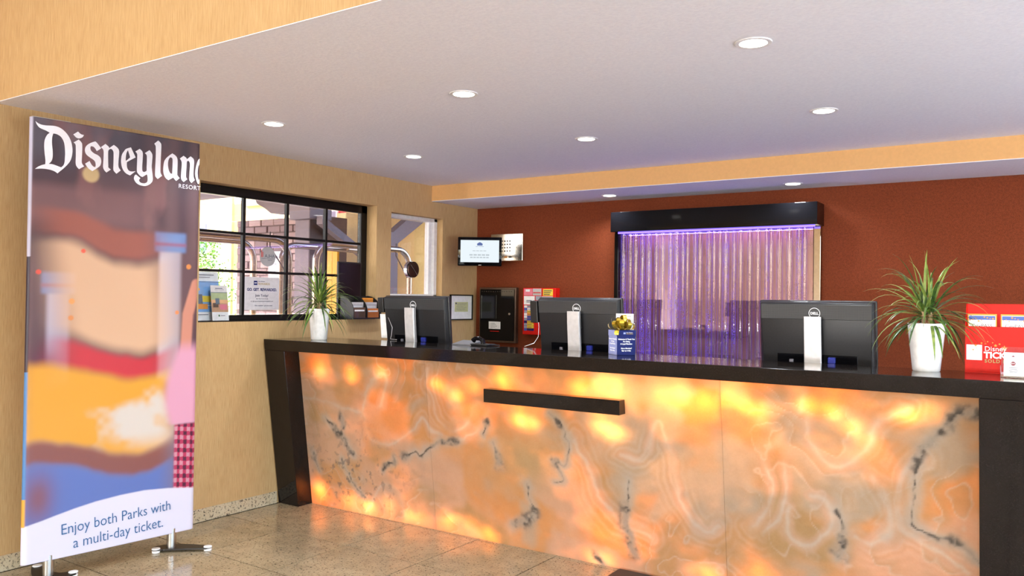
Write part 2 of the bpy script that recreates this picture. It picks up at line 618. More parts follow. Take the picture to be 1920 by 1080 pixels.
for i, (x, y) in enumerate([(1.6, -3.6), (4.6, -5.2), (1.6, -6.6), (5.4, -3.2)]):  # unseen lamps, added to brighten the bulkhead from the foyer side
    t = thing('ceiling_downlight', 'added round fill lamp of the tall foyer ceiling behind the viewer, number %s' % 'abcd'[i], 'downlight', (x, y, ZH), 0, 'added foyer fill lamps')
    t['label'] = ['added foyer fill lamp above the left of the entrance hall', 'added foyer fill lamp above the middle of the entrance hall', 'added foyer fill lamp nearest the glazed front, left', 'added foyer fill lamp nearest the right wall'][i]
    MB().lathe([(.11, -.02), (.13, -.02), (.14, 0), (.11, 0)], seg=32).obj('trim_ring', M_WHITE, t, True)
    MB().lathe([(.109, -.012), (.09, -.016)], seg=32).obj('lens', M_LAMPGLOW, t, True)
    lamp('lamp', 'AREA', (0, 0, -.03), FOYER_FILL_W, (.86, .93, 1.0), t, shape='DISK', size=.2)

for i, x in enumerate((0.45, 3.5, 6.1)):  # invented lamps, added low to light ceiling and soffit from the front
    t = thing('fill_lamp', ['added fill lamp left of the entrance glazing, behind the viewer', 'added fill lamp at the middle of the entrance glazing, behind the viewer', 'added fill lamp right of the entrance glazing, behind the viewer'][i], 'lamp', (x, YF + .45, 0), 0, 'added fill lamps in the foyer')
    MB().lathe([(.14, 0), (.14, .02), (.02, .03)], seg=24).obj('base', M_STEEL, t, True)
    MB().tube([(0, 0, .02), (0, 0, .46)], .012, 10).obj('pole', M_STEEL, t, True)
    MB().lathe([(.16, .45), (.20, .46), (.20, .95), (.16, .96)], seg=28).obj('shade', M_LAMPGLOW, t, True)
    o = lamp('lamp', 'AREA', (0, .23, .62), FILL_LAMP_W, (.92, .95, 1.0), t, shape='RECTANGLE', size=.5, size_y=.5)
    o.rotation_euler = (R(90), 0, 0)

# ------------------------------------------------------------------ reception desk (local frame: x along the front, y away from the viewer)
DESK_A = R(0.8)
desk = thing('reception_desk', 'long reception desk with dark granite top and legs and glowing onyx front', 'desk', (0.012, -0.070, 0), DESK_A)
LEN, CT, ZT, ZB = 4.62, 0.475, 1.145, 1.072
K = 0.156 / 1.145                       # the whole front leans out towards the top
def fy(z): return 0.156 - K * z         # granite front face
def oy(z): return 0.282 - K * z         # onyx face
X0, X1 = 0.196, 4.242
mb = MB(); g = 0.0015
mb.hexa([(0, fy(ZB), ZB), (LEN, fy(ZB), ZB), (LEN, CT, ZB), (0, CT, ZB), (0, fy(ZT), ZT), (LEN, fy(ZT), ZT), (LEN, CT, ZT), (0, CT, ZT)])
bmesh.ops.bevel(mb.bm, geom=mb.bm.edges[:], offset=.003, segments=2, profile=.5, affect='EDGES')
mb.obj('countertop', M_DARKSTONE, desk)
for a, b in ((0, X0 - .0005), (X1 + .0005, LEN)):
    a2 = a if a == 0 else a
    mb = MB()
    xb0 = a + (.0 if a == 0 else 0); xb1 = b
    mb.hexa([(xb0, fy(0), 0), (xb1, fy(0), 0), (xb1, .46, 0), (xb0, .46, 0), (xb0, fy(ZB), ZB - .0005), (xb1, fy(ZB), ZB - .0005), (xb1, .46, ZB - .0005), (xb0, .46, ZB - .0005)])
    bmesh.ops.bevel(mb.bm, geom=mb.bm.edges[:], offset=.002, segments=1, profile=.5, affect='EDGES')
    mb.obj('leg', M_DARKSTONE, desk)
# cavity behind the stone
MB().box(X0, X1, .435, .455, .0, ZB - .001).obj('back_panel', M_CAVITY, desk)
staff = thing('staff_desk', 'low brown staff worktop hidden behind the counter, carrying the three monitors', 'desk', (0.012, -0.070, 0), DESK_A)
MB().box(.02, LEN - .02, .482, 1.05, .88, .91).obj('worktop', M_CARCASS, staff)
for x in (.1, 2.2, 4.5):
    MB().box(x, x + .03, .49, 1.03, 0, .8795).obj('support_panel', M_CARCASS, staff)

GLYPHS={'D':[[(-0.4294,2.2907),(-0.4185,2.2823),(-0.4015,2.2771),(-0.3811,2.2769),(-0.3606,2.2793),(-0.3381,2.2806),(-0.3154,2.2758),(-0.2941,2.2625),(-0.276,2.2428),(-0.2631,2.2183),(-0.2565,2.1928),(-0.2542,2.1666),(-0.2569,2.1396),(-0.2636,2.1159),(-0.2767,2.0952),(-0.294,2.0741),(-0.3112,2.0568),(-0.3232,2.044),(-0.3355,2.0518),(-0.3529,2.057),(-0.3736,2.0592),(-0.3974,2.0586),(-0.4142,2.0557),(-0.4276,2.0529),(-0.4144,2.0656),(-0.3977,2.076),(-0.3808,2.083),(-0.3806,2.1035),(-0.3834,2.1253),(-0.3862,2.1508),(-0.3877,2.1765),(-0.3865,2.1989),(-0.3817,2.2164),(-0.3734,2.2326),(-0.3633,2.2428),(-0.3685,2.2456),(-0.3823,2.2515),(-0.3977,2.2556),(-0.4114,2.2614),(-0.4217,2.2725),(-0.4269,2.2827)],[(-0.3468,2.2418),(-0.3512,2.2231),(-0.3522,2.2006),(-0.3507,2.1784),(-0.3478,2.1528),(-0.3473,2.1267),(-0.3504,2.1077),(-0.3571,2.0956),(-0.3655,2.0862),(-0.35,2.0872),(-0.3327,2.0839),(-0.3169,2.0793),(-0.3064,2.077),(-0.296,2.0889),(-0.2911,2.1046),(-0.2897,2.1274),(-0.2891,2.1501),(-0.2907,2.1763),(-0.2947,2.2021),(-0.3021,2.2197),(-0.3128,2.233),(-0.3269,2.2401),(-0.3374,2.2422)]],'i':[[(-0.2519,2.2531),(-0.2292,2.2713),(-0.2153,2.2603),(-0.1999,2.2582),(-0.2059,2.2465),(-0.2185,2.238),(-0.2311,2.2367),(-0.242,2.2426)],[(-0.2497,2.2121),(-0.2327,2.225),(-0.2249,2.2312),(-0.2108,2.217),(-0.2076,2.2041),(-0.2071,2.1735),(-0.2079,2.1389),(-0.2074,2.1122),(-0.1958,2.0965),(-0.2209,2.0787),(-0.233,2.0916),(-0.2377,2.1081),(-0.2376,2.1424),(-0.2383,2.1803),(-0.2402,2.2029)]],'s':[[(-0.1486,2.2317),(-0.1373,2.2303),(-0.1124,2.2023),(-0.1346,2.1842),(-0.1423,2.1966),(-0.1518,2.2049),(-0.1648,2.206),(-0.1671,2.1948),(-0.1625,2.182),(-0.1474,2.1707),(-0.1286,2.1637),(-0.1152,2.152),(-0.1111,2.1331),(-0.1145,2.1151),(-0.1237,2.1023),(-0.1549,2.0769),(-0.1717,2.0863),(-0.183,2.0982),(-0.1913,2.1113),(-0.1696,2.1282),(-0.1611,2.1127),(-0.1498,2.1015),(-0.1405,2.1),(-0.1388,2.1099),(-0.1409,2.1251),(-0.1486,2.1357),(-0.1654,2.1449),(-0.1841,2.1577),(-0.1917,2.17),(-0.1938,2.1851),(-0.1886,2.2012),(-0.1742,2.2169)]],'n':[[(-0.1137,2.2087),(-0.0914,2.2289),(-0.0748,2.2165),(-0.0719,2.2091),(-0.0482,2.2304),(-0.0305,2.2193),(-0.0206,2.205),(-0.0201,2.1813),(-0.0222,2.1493),(-0.0216,2.1177),(-0.0096,2.0995),(-0.0317,2.0789),(-0.0443,2.0911),(-0.0484,2.1024),(-0.0482,2.13),(-0.0482,2.1694),(-0.0494,2.1928),(-0.0573,2.2054),(-0.0669,2.206),(-0.0755,2.1968),(-0.0768,2.181),(-0.0762,2.1497),(-0.0747,2.1146),(-0.0738,2.1069),(-0.061,2.0976),(-0.0836,2.079),(-0.0952,2.0904),(-0.1012,2.1072),(-0.1,2.1425),(-0.0995,2.1777),(-0.1021,2.1968)]],'e':[[(0.0423,2.2307),(0.0685,2.1803),(0.026,2.1512),(0.0222,2.1439),(0.0225,2.126),(0.0267,2.1126),(0.0348,2.1036),(0.0488,2.1014),(0.0707,2.1063),(0.0405,2.0792),(0.0213,2.086),(0.0073,2.0981),(-0.0029,2.1167),(-0.008,2.1398),(-0.0084,2.1615),(-0.0042,2.1859),(0.0053,2.2032),(0.0168,2.2189)],[(0.0268,2.2136),(0.0394,2.1762),(0.0161,2.153),(0.0157,2.1729),(0.0192,2.1973)]],'y':[[(0.0667,2.2123),(0.0897,2.2298),(0.1029,2.2196),(0.1072,2.2061),(0.107,2.1737),(0.1053,2.137),(0.1066,2.1129),(0.1152,2.1067),(0.1294,2.1158),(0.1298,2.1362),(0.1303,2.1769),(0.1286,2.201),(0.1185,2.211),(0.1436,2.2309),(0.1563,2.2173),(0.1607,2.2016),(0.1593,2.1687),(0.1578,2.1399),(0.1626,2.1038),(0.1652,2.0755),(0.1614,2.0587),(0.1472,2.0428),(0.1269,2.0323),(0.1065,2.0312),(0.0862,2.0357),(0.0698,2.0479),(0.0615,2.0649),(0.0652,2.0814),(0.0723,2.0884),(0.0968,2.0712),(0.0905,2.0624),(0.0907,2.0544),(0.1001,2.0466),(0.1184,2.0455),(0.1326,2.0533),(0.1364,2.0679),(0.134,2.09),(0.1306,2.0957),(0.1076,2.0786),(0.0954,2.0832),(0.0809,2.0975),(0.0767,2.109),(0.0768,2.1453),(0.0772,2.1856),(0.0757,2.2015)]],'l':[[(0.1698,2.2704),(0.1915,2.2914),(0.2052,2.28),(0.2096,2.2663),(0.2088,2.2208),(0.2074,2.1629),(0.2074,2.1218),(0.2105,2.1098),(0.2171,2.0991),(0.1931,2.0781),(0.1816,2.0877),(0.1772,2.1015),(0.1776,2.1425),(0.1794,2.2042),(0.1784,2.2533),(0.1753,2.2631)]],'a':[[(0.2734,2.2322),(0.2917,2.2224),(0.3015,2.2112),(0.3053,2.1929),(0.3051,2.1594),(0.3045,2.1217),(0.3069,2.1115),(0.3194,2.0984),(0.2988,2.08),(0.2865,2.091),(0.282,2.0972),(0.2536,2.0787),(0.2363,2.0903),(0.2262,2.1097),(0.2228,2.132),(0.2243,2.1611),(0.2302,2.1867),(0.2468,2.2089)],[(0.2618,2.2085),(0.2704,2.2068),(0.2758,2.1972),(0.2756,2.1597),(0.2747,2.1179),(0.2657,2.1176),(0.2569,2.1302),(0.2509,2.1522),(0.2496,2.1749),(0.2535,2.1961)]],'m':[[(0.3181,2.2094),(0.3397,2.228),(0.3553,2.2188),(0.3599,2.211),(0.3818,2.231),(0.3976,2.2205),(0.4033,2.2064),(0.4022,2.1723),(0.4002,2.1337),(0.4033,2.1107),(0.4099,2.0988),(0.3905,2.0795),(0.38,2.0888),(0.3753,2.101),(0.376,2.1349),(0.3784,2.1734),(0.3767,2.1943),(0.3689,2.2038),(0.3602,2.1963),(0.3585,2.1665),(0.3566,2.1282),(0.357,2.1093),(0.3643,2.0975),(0.3434,2.0794),(0.3314,2.0893),(0.3267,2.1056),(0.3281,2.1456),(0.3296,2.1795),(0.3271,2.1959)]],'d':[[(0.4373,2.2257),(0.4293,2.2186),(0.4206,2.1982),(0.4131,2.1652),(0.4105,2.135),(0.4155,2.1101),(0.4227,2.0896),(0.4297,2.0777),(0.4373,2.085),(0.4378,2.1064),(0.4315,2.1014),(0.4265,2.1285),(0.426,2.1541),(0.43,2.1802),(0.4361,2.1939)]]}
VEIN_DARK=[[(4.24,1.003),(4.166,0.99),(4.117,0.929),(4.066,0.878),(4.009,0.791),(3.987,0.706),(3.999,0.637),(3.981,0.528),(3.991,0.482),(4.053,0.445),(4.143,0.426),(4.222,0.371)],[(2.17,0.811),(2.219,0.771),(2.265,0.701),(2.276,0.613),(2.254,0.536),(2.186,0.533),(2.242,0.444),(2.179,0.42)],[(1.983,0.393),(2.013,0.304),(2.024,0.212),(1.872,0.124)],[(0.4,0.616),(0.493,0.552),(0.582,0.471),(0.633,0.405)],[(0.551,0.63),(0.555,0.576)],[(1.09,0.442),(1.182,0.486),(1.222,0.457),(1.313,0.518),(1.4,0.561),(1.523,0.575)],[(0.899,0.331),(0.998,0.406)],[(0.242,0.377),(0.294,0.253)],[(0.52,0.355),(0.603,0.22),(0.689,0.124)],[(2.632,0.497),(2.613,0.264),(2.654,0.097)],[(1.737,0.709),(1.705,0.643)],[(2.43,0.039),(2.454,0.014)],[(1.778,0.603),(1.806,0.48)],[(3.673,0.491),(3.694,0.369),(3.669,0.277)]]
VEIN_PALE=[[(0.182,0.744),(0.464,0.73),(0.752,0.701),(0.785,0.564),(0.873,0.521),(1.011,0.536),(1.153,0.636),(1.248,0.728),(1.325,0.653),(1.485,0.603),(1.649,0.669),(1.775,0.807)],[(2.331,0.693),(2.386,0.523),(2.443,0.383),(2.563,0.255),(2.744,0.2)],[(2.583,0.634),(2.705,0.621),(2.802,0.799),(2.855,0.694),(2.906,0.535),(2.954,0.348),(3.063,0.284),(3.133,0.323)],[(3.522,1.032),(3.469,0.865),(3.342,0.724),(3.363,0.597),(3.333,0.436),(3.291,0.337)],[(3.542,0.897),(3.575,0.776),(3.677,0.689),(3.791,0.777),(3.858,0.903),(3.945,1.005)],[(3.458,0.456),(3.468,0.355),(3.576,0.323),(3.648,0.411),(3.639,0.51),(3.581,0.539)],[(3.762,0.381),(3.85,0.373),(3.917,0.481),(3.876,0.619),(3.833,0.686)],[(0.75,0.684),(0.815,0.846),(0.961,0.925),(0.92,0.751)],[(0.726,0.021),(0.886,0.206),(1.019,0.173),(1.054,0.073)],[(4.025,0.781),(3.962,0.679),(3.939,0.533),(3.959,0.441),(4.083,0.392),(4.202,0.309)],[(3.441,0.735),(3.448,0.532),(3.355,0.335)],[(1.317,1.014),(1.322,0.85),(1.412,0.694),(1.531,0.673),(1.702,0.848)]]
GLOW=[(0.39,0.96),(0.684,0.942),(0.942,0.958),(1.39,0.914),(1.529,0.882),(1.672,0.947),(1.863,0.984),(2.365,0.983),(2.51,1.01),(2.587,0.998),(2.839,0.972),(2.939,0.969),(3.062,0.963),(3.169,0.966),(3.273,0.954),(3.348,0.942),(3.544,0.972),(3.66,0.969),(3.749,0.893),(3.965,0.972),(4.047,0.996),(1.974,0.772),(2.062,0.756),(2.498,0.783),(2.559,0.761)]
LOW=[(0.287,0.11),(0.563,0.087),(0.732,0.076),(0.922,0.105),(1.099,0.081),(1.401,0.112),(1.56,0.071),(1.715,0.049),(1.867,0.059),(2.423,0.038),(2.506,0.068),(2.943,0.073),(3.055,0.076),(3.299,0.152)]


def onyx_colors(x, z):
    w1 = fbm(x * 1.1 + 3, z * 1.5 + 1, 11); w2 = fbm(x * 1.3 + 20, z * 1.2 + 8, 23)
    xx = x + .45 * (w1 - .5); zz = z + .45 * (w2 - .5)
    fx = x + .10 * (fbm(x * 6, z * 6, 31) - .5); fz = z + .10 * (fbm(x * 6 + 9, z * 6 + 5, 37) - .5)
    gx = x + .045 * (fbm(x * 16, z * 16, 33) - .5); gz = z + .045 * (fbm(x * 16 + 9, z * 16 + 5, 39) - .5)
    h = fbm(xx * 1.5, zz * 1.9 + 4, 41, 5)
    def field(lines, px, pz):
        d = np.full(x.shape, 9.0)
        for l in lines:
            d = np.minimum(d, seg_dist(px, pz, smooth_line(l)))
        return d
    D = field(VEIN_PALE, fx, fz)
    peach = lin_np((230, 182, 138)); tan = lin_np((206, 172, 128)); pink = lin_np((234, 196, 172)); grey = lin_np((206, 194, 178)); orange = lin_np((240, 174, 112)); white = lin_np((232, 220, 210))
    def mix(a, b, t): return a * (1 - t[..., None]) + b * t[..., None]
    def ss(a, b, v):
        t = np.clip((v - a) / (b - a), 0, 1); return t * t * (3 - 2 * t)
    n2 = fbm(xx * 2.2 + 40, zz * 2.6 + 11, 53, 4); n3 = fbm(x * 2.3 + 7, z * 2.3, 61)
    c = np.broadcast_to(peach, x.shape + (3,)).copy()
    c = mix(c, tan, ss(.44, .62, h))
    c = mix(c, orange, .7 * ss(.48, .34, h))
    c = mix(c, pink, .8 * ss(.52, .66, n2))
    c = mix(c, grey, .8 * ss(.46, .32, n2))
    # fine agate banding that follows the pale veins here and there
    ban = .5 + .5 * np.cos(2 * PI * (D + .06 * (w1 - .5)) / .038)
    here = ss(.40, .60, n3)
    c = mix(c, white, .32 * ban ** 2 * np.exp(-(D / .09) ** 2) * here)
    c = mix(c, tan * .95, .30 * (1 - ban) ** 2 * np.exp(-(D / .10) ** 2) * here)
    # soft steps and thin lines along the stone's own contours
    ph = h * 11 + .8 * w2
    fr = ph - np.floor(ph)
    st = fbm(x * 1.7 + 3, z * 1.7 + 2, 67)
    c = mix(c, tan * .97, .45 * ss(.25, 1.0, fr) * ss(.42, .60, st))
    c = mix(c, white, .45 * np.exp(-(np.minimum(fr, 1 - fr) / .05) ** 2) * ss(.45, .62, st))
    brk = .25 + .75 * ss(.35, .6, fbm(x * 5 + 2, z * 5, 73))
    c = mix(c, white, .75 * np.exp(-(D / .016) ** 2) * brk)
    c = mix(c, pink, .5 * np.exp(-((D - .022) / .016) ** 2) * brk)
    # pale grey clouding low on the left, tan cloud under the ledge, clear orange lens
    c = mix(c, lin_np((204, 196, 188)), .8 * ss(.42, .58, fbm(x * 3 + 1, z * 3, 71)) * np.exp(-((x - .62) / .45) ** 2 - ((z - .28) / .2) ** 2))
    c = mix(c, lin_np((200, 180, 142)), .85 * np.exp(-((x - 2.0) / .27) ** 2 - ((z - .52) / .17) ** 2))
    c = mix(c, lin_np((222, 168, 112)), .6 * np.exp(-((x - .95) / .16) ** 2 - ((z - .64) / .07) ** 2))
    # grey mineral clusters
    DD = field(VEIN_DARK, gx, gz)
    sp = fbm(x * 30, z * 30, 81, 3)
    wn = fbm(x * 6 + 3, z * 6, 91)
    c = mix(c, lin_np((220, 212, 204)), .65 * np.exp(-(DD / .035) ** 2))
    wid = .004 + .034 * ss(.35, .70, wn)
    k = np.exp(-(DD / wid) ** 2) * (.35 + .65 * ss(.38, .60, sp))
    c = mix(c, lin_np((132, 128, 124)), np.clip(.85 * k, 0, 1))
    c = mix(c, lin_np((78, 74, 72)), .7 * ss(.56, .66, sp) * np.exp(-(DD / (wid * .8)) ** 2))
    k2 = ss(.64, .72, fbm(x * 34 + 5, z * 34, 101, 3)) * np.exp(-((x - .6) / .4) ** 2 - ((z - .25) / .25) ** 2)
    c = mix(c, lin_np((130, 126, 124)), .7 * k2)
    c *= (.93 + .14 * fbm(x * 18, z * 18, 111, 3))[..., None]
    # how easily light passes: clear amber patches against cloudy stone
    clear = .16 + .84 * ss(.40, .64, fbm(x * 3.1 + 11, z * 4.2 + 3, 131, 4))
    for gx_, gz_ in GLOW + LOW[::3]:
        clear = np.maximum(clear, .72 * np.exp(-((fx - gx_) / .11) ** 2 - ((fz - gz_) / .06) ** 2))
    clear *= 1 - .85 * np.exp(-(DD / .03) ** 2)
    return c, clear

def onyx_mat():
    k = NT('backlit_onyx')
    at = k.n('Attribute', attribute_name='stone')
    v = k.coords()
    f = k.noise(v, 90, 4.0, 0.65)
    col = k.mixc(0.16, at.outputs[0], k.ramp(f, [(0.3, lin((196, 160, 120))), (0.7, lin((252, 226, 200)))]), 'SOFT_LIGHT')
    gm = k.n('Gamma'); gm.inputs[1].default_value = 1.9
    k.l(col, gm.inputs[0])
    trc = k.mixc(1.0, gm.outputs[0], (1.0, .66, .30, 1), 'MULTIPLY')
    at2 = k.n('Attribute', attribute_name='clarity')
    trc = k.mixc(1.0, trc, at2.outputs[0], 'MULTIPLY')
    dcol = k.mixc(1.0, col, (.74, .70, .66, 1), 'MULTIPLY')
    df = k.n('BsdfDiffuse'); k.l(dcol, df.inputs[0])
    tl = k.n('BsdfTranslucent'); k.l(trc, tl.inputs[0])
    mx = k.n('MixShader'); mx.inputs[0].default_value = 0.42
    k.l(df.outputs[0], mx.inputs[1]); k.l(tl.outputs[0], mx.inputs[2])
    gl = k.n('BsdfGlossy'); gl.inputs['Roughness'].default_value = 0.16
    fr = k.n('Fresnel'); fr.inputs[0].default_value = 1.38
    m2 = k.n('MixShader')
    k.l(fr.outputs[0], m2.inputs[0]); k.l(mx.outputs[0], m2.inputs[1]); k.l(gl.outputs[0], m2.inputs[2])
    k.l(m2.outputs[0], k.out.inputs[0])
    return k.m
M_ONYX = onyx_mat()

SEAMS = [X0, 1.302, 3.147, X1]
for s0, s1 in zip(SEAMS, SEAMS[1:]):
    s0 += .0006; s1 -= .0006
    nx, nz = int((s1 - s0) / .0068), 158
    xs = np.linspace(s0, s1, nx); zs = np.linspace(.0, ZB - .001, nz)
    gx, gz = np.meshgrid(xs, zs)
    vx = np.stack([gx, 0.282 - K * gz, gz], -1).reshape(-1, 3)
    cols, clear = onyx_colors(gx, gz); cols = cols.reshape(-1, 3); clear = clear.reshape(-1, 1)
    idx = np.arange(nx * nz).reshape(nz, nx)
    faces = np.stack([idx[:-1, :-1], idx[:-1, 1:], idx[1:, 1:], idx[1:, :-1]], -1).reshape(-1, 4)
    nv = len(vx)
    rim = np.concatenate([idx[0, :], idx[1:, -1], idx[-1, -2::-1], idx[-2:0:-1, 0]])
    vr = vx[rim] + np.array([0, .02, 0])
    ri = np.arange(len(rim)) + nv
    rf = np.stack([rim, np.roll(rim, -1), np.roll(ri, -1), ri], -1)[:, ::-1]
    me = bpy.data.meshes.new('onyx_slab')
    me.from_pydata(np.concatenate([vx, vr]).tolist(), [], np.concatenate([faces, rf]).tolist())
    cc = np.concatenate([cols, cols[rim]]); ca = np.concatenate([clear, clear[rim]])
    set_colors(me, np.concatenate([cc, np.ones((len(cc), 1))], 1), 'stone')
    set_colors(me, np.concatenate([ca, ca, ca, np.ones_like(ca)], 1), 'clarity')
    me.materials.append(M_ONYX)
    me.update()
    o = bpy.data.objects.new('onyx_slab', me); COL.objects.link(o); o.parent = desk
# lamps inside the desk, behind the stone
for i, (x, z) in enumerate(GLOW):
    lamp('cavity_bulb', 'POINT', (x, oy(z) + .060, z), ONYX_BULB_W * ((1.3 if i > 20 else 1.0) * (.55, 1.2, .8, 1.0, 1.3)[i % 5]), (1.0, .78, .42), desk, shadow_soft_size=.03)
for i, (x, z) in enumerate(LOW):
    lamp('cavity_bulb', 'POINT', (x, oy(z) + .055, max(z, .06)), ONYX_BULB_W * (.95, .45, .75, .35, 1.1)[i % 5], (1.0, .74, .38), desk, shadow_soft_size=.03)
for z, e in ((.97, ONYX_STRIP_W), (.06, ONYX_STRIP_W * .6)):
    o = lamp('cavity_strip', 'AREA', ((X0 + X1) / 2, oy(z) + .13, z), e, (1.0, .74, .40), desk, shape='RECTANGLE', size=X1 - X0 - .1, size_y=.03)
    o.rotation_euler = (R(-90), 0, 0)

# dark stone ledge fixed to the onyx
lz0, lz1 = .850, .926
mb = MB()
mb.hexa([(1.780, oy(lz0) - .075, lz0), (2.635, oy(lz0) - .075, lz0), (2.635, oy(lz0) - .002, lz0), (1.780, oy(lz0) - .002, lz0),
         (1.780, oy(lz1) - .068, lz1), (2.635, oy(lz1) - .068, lz1), (2.635, oy(lz1) - .002, lz1), (1.780, oy(lz1) - .002, lz1)])
bmesh.ops.bevel(mb.bm, geom=mb.bm.edges[:], offset=.002, segments=1, profile=.5, affect='EDGES')
mb.obj('ledge', M_DARKSTONE, desk)

mat_t = MB().box(2.575, 3.75, -.62, .222, 0.0005, .012, .004, 2).obj('floor_mat', flat('mat_rubber', (58, 44, 34), .7, bump=.4, scale=120))
tag(mat_t, 'dark brown floor mat against the foot of the onyx desk front', 'mat')

# ------------------------------------------------------------------ banner stand (local x along the banner, -y towards the room)
BX0, BX1, BZ0, BZ1, BD = -.448, .447, .100, 2.312, .036
banner = thing('banner_stand', 'tall printed fabric banner stand in front of the tan wall', 'banner', (.36, -1.30, 0), R(84))

def banner_print(s, z):
    """blurred street backdrop with soft colour bands; no figure"""
    def ss(a, b, v):
        t = np.clip((v - a) / (b - a), 0, 1); return t * t * (3 - 2 * t)
    def mix(c, col, t): return c * (1 - t[..., None]) + lin_np(col) * t[..., None]
    n1 = fbm(s * 3 + 5, z * 2, 7); n2 = fbm(s * 6, z * 3 + 4, 19)
    c = np.broadcast_to(lin_np((112, 82, 88)), s.shape + (3,)).copy()
    c = mix(c, (88, 80, 92), ss(1.95, 2.2, z))
    c = mix(c, (70, 52, 64), .6 * ss(.45, .65, n1))
    c = mix(c, (150, 104, 104), .75 * ss(.5, .7, n2) * ss(1.3, 1.9, z))
    st = .5 + .5 * np.sin(s * 46 + 2 * n1)
    c = mix(c, (146, 112, 110), .35 * st * ss(1.5, 1.8, z) * ss(.0, .25, s))
    c = mix(c, (120, 118, 132), .4 * st * ss(2.02, 2.2, z) * ss(.1, -.2, s))
    c = mix(c, (150, 108, 110), .65 * ss(2.02, 1.95, z) * ss(1.75, 1.85, z) * ss(.25, .0, s))
    # out of focus columns
    def column(c, x, w, z0, z1, col, cap, zc):
        e = ss(w + .02, w - .015, np.abs(s - x)) * ss(z0 - .03, z0 + .03, z) * ss(z1 + .03, z1 - .02, z)
        sh = .5 + .5 * np.clip((s - x) / w, -1, 1)
        c = mix(c, col, e * (.9 - .35 * sh))
        e2 = ss(w + .045, w + .015, np.abs(s - x)) * ss(zc - .075, zc - .05, z) * ss(zc + .06, zc + .03, z)
        c = mix(c, cap, .9 * e2)
        return mix(c, (170, 90, 110), .7 * ss(w + .045, w + .02, np.abs(s - x)) * np.exp(-((z - zc + .02) / .012) ** 2))
    c = column(c, -.305, .050, .98, 1.50, (204, 198, 226), (126, 146, 200), 1.50)
    c = column(c, .275, .060, .95, 1.76, (226, 214, 226), (120, 150, 205), 1.74)
    # magenta shadow left, pavement low
    c = mix(c, (120, 30, 70), .85 * np.exp(-((s + .36) / .08) ** 2 - ((z - 1.05) / .13) ** 2))
    c = mix(c, (150, 140, 168), .7 * ss(.95, .75, z))
    # soft warm colour bands in the middle
    wv = .06 * np.sin(s * 7 + 1) + .10 * (n1 - .5)
    env = ss(.40, .16, np.abs(s + .06 + .05 * np.sin(z * 4)))
    zz = z + wv
    c = mix(c, (176, 100, 84), .85 * env * ss(1.66, 1.72, zz) * ss(1.86, 1.80, zz))
    c = mix(c, (242, 196, 160), .92 * env * ss(1.14, 1.24, zz) * ss(1.70, 1.62, zz))
    c = mix(c, (222, 50, 66), .9 * env * ss(1.00, 1.06, zz) * ss(1.19, 1.13, zz))
    env2 = ss(.47, .30, np.abs(s + .09))
    c = mix(c, (248, 176, 52), .95 * env2 * ss(.60, .68, zz) * ss(1.07, 1.0, zz))
    c = mix(c, (232, 226, 222), .9 * ss(.50, .72, fbm(s * 4 + 2, z * 4 + 1, 43)) * env2 * ss(.55, .7, z) * ss(1.05, .9, z))
    c = mix(c, (150, 88, 78), .9 * env2 * ss(.52, .56, zz) * ss(.67, .62, zz))
    c = mix(c, (104, 128, 202), .95 * env2 * ss(.57, .51, zz))
    c = mix(c, (150, 88, 84), .8 * np.exp(-((s + .38) / .07) ** 2 - ((z - .42) / .12) ** 2))
    # passer-by at the right edge: raised arm, pink top, chequered trousers
    arm = seg_dist(s, z, [(.435, 1.50), (.385, 1.33), (.375, 1.12), (.40, .98)])
    c = mix(c, (222, 150, 128), ss(.040, .024, arm))
    e = ss(.27, .33, s + .04 * np.sin(z * 9)) * ss(.70, .72, z) * ss(1.20, 1.10, z)
    c = mix(c, (238, 172, 200), e)
    pl = .5 + .25 * np.sign(np.sin(s * 160)) + .25 * np.sign(np.sin(z * 130 + s * 20))
    e = ss(.31, .325, s) * ss(.715, .70, z)
    c = mix(c, (196, 60, 100), e); c = mix(c, (96, 36, 66), e * (pl < .4)); c = mix(c, (240, 190, 206), e * (pl > .9) * .6)
    # bokeh lights
    for bx, bz, br, col in ((-.40, 1.545, .012, (255, 90, 70)), (-.242, 1.40, .014, (255, 170, 90)), (-.245, 1.315, .013, (240, 150, 80)), (.385, 1.60, .014, (255, 160, 80)), (.32, 1.34, .011, (255, 150, 70)), (-.19, 1.66, .011, (255, 80, 60)), (-.16, 2.06, .04, (236, 206, 150))):
        c = mix(c, col, .85 * ss(br * 1.25, br * .8, np.hypot(s - bx, z - bz)))
    # white foot of the print with an arched upper edge
    ax = [-.50, -.4295, -.3622, -.3006, -.2068, -.1042, .022, .1514, .2871, .4197, .50]
    az = [.283, .2916, .3043, .3188, .3386, .3554, .3666, .37, .3587, .3393, .325]
    c = mix(c * .70, (206, 202, 220), ss(.004, -.004, z - np.interp(s, ax, az)))
    return c

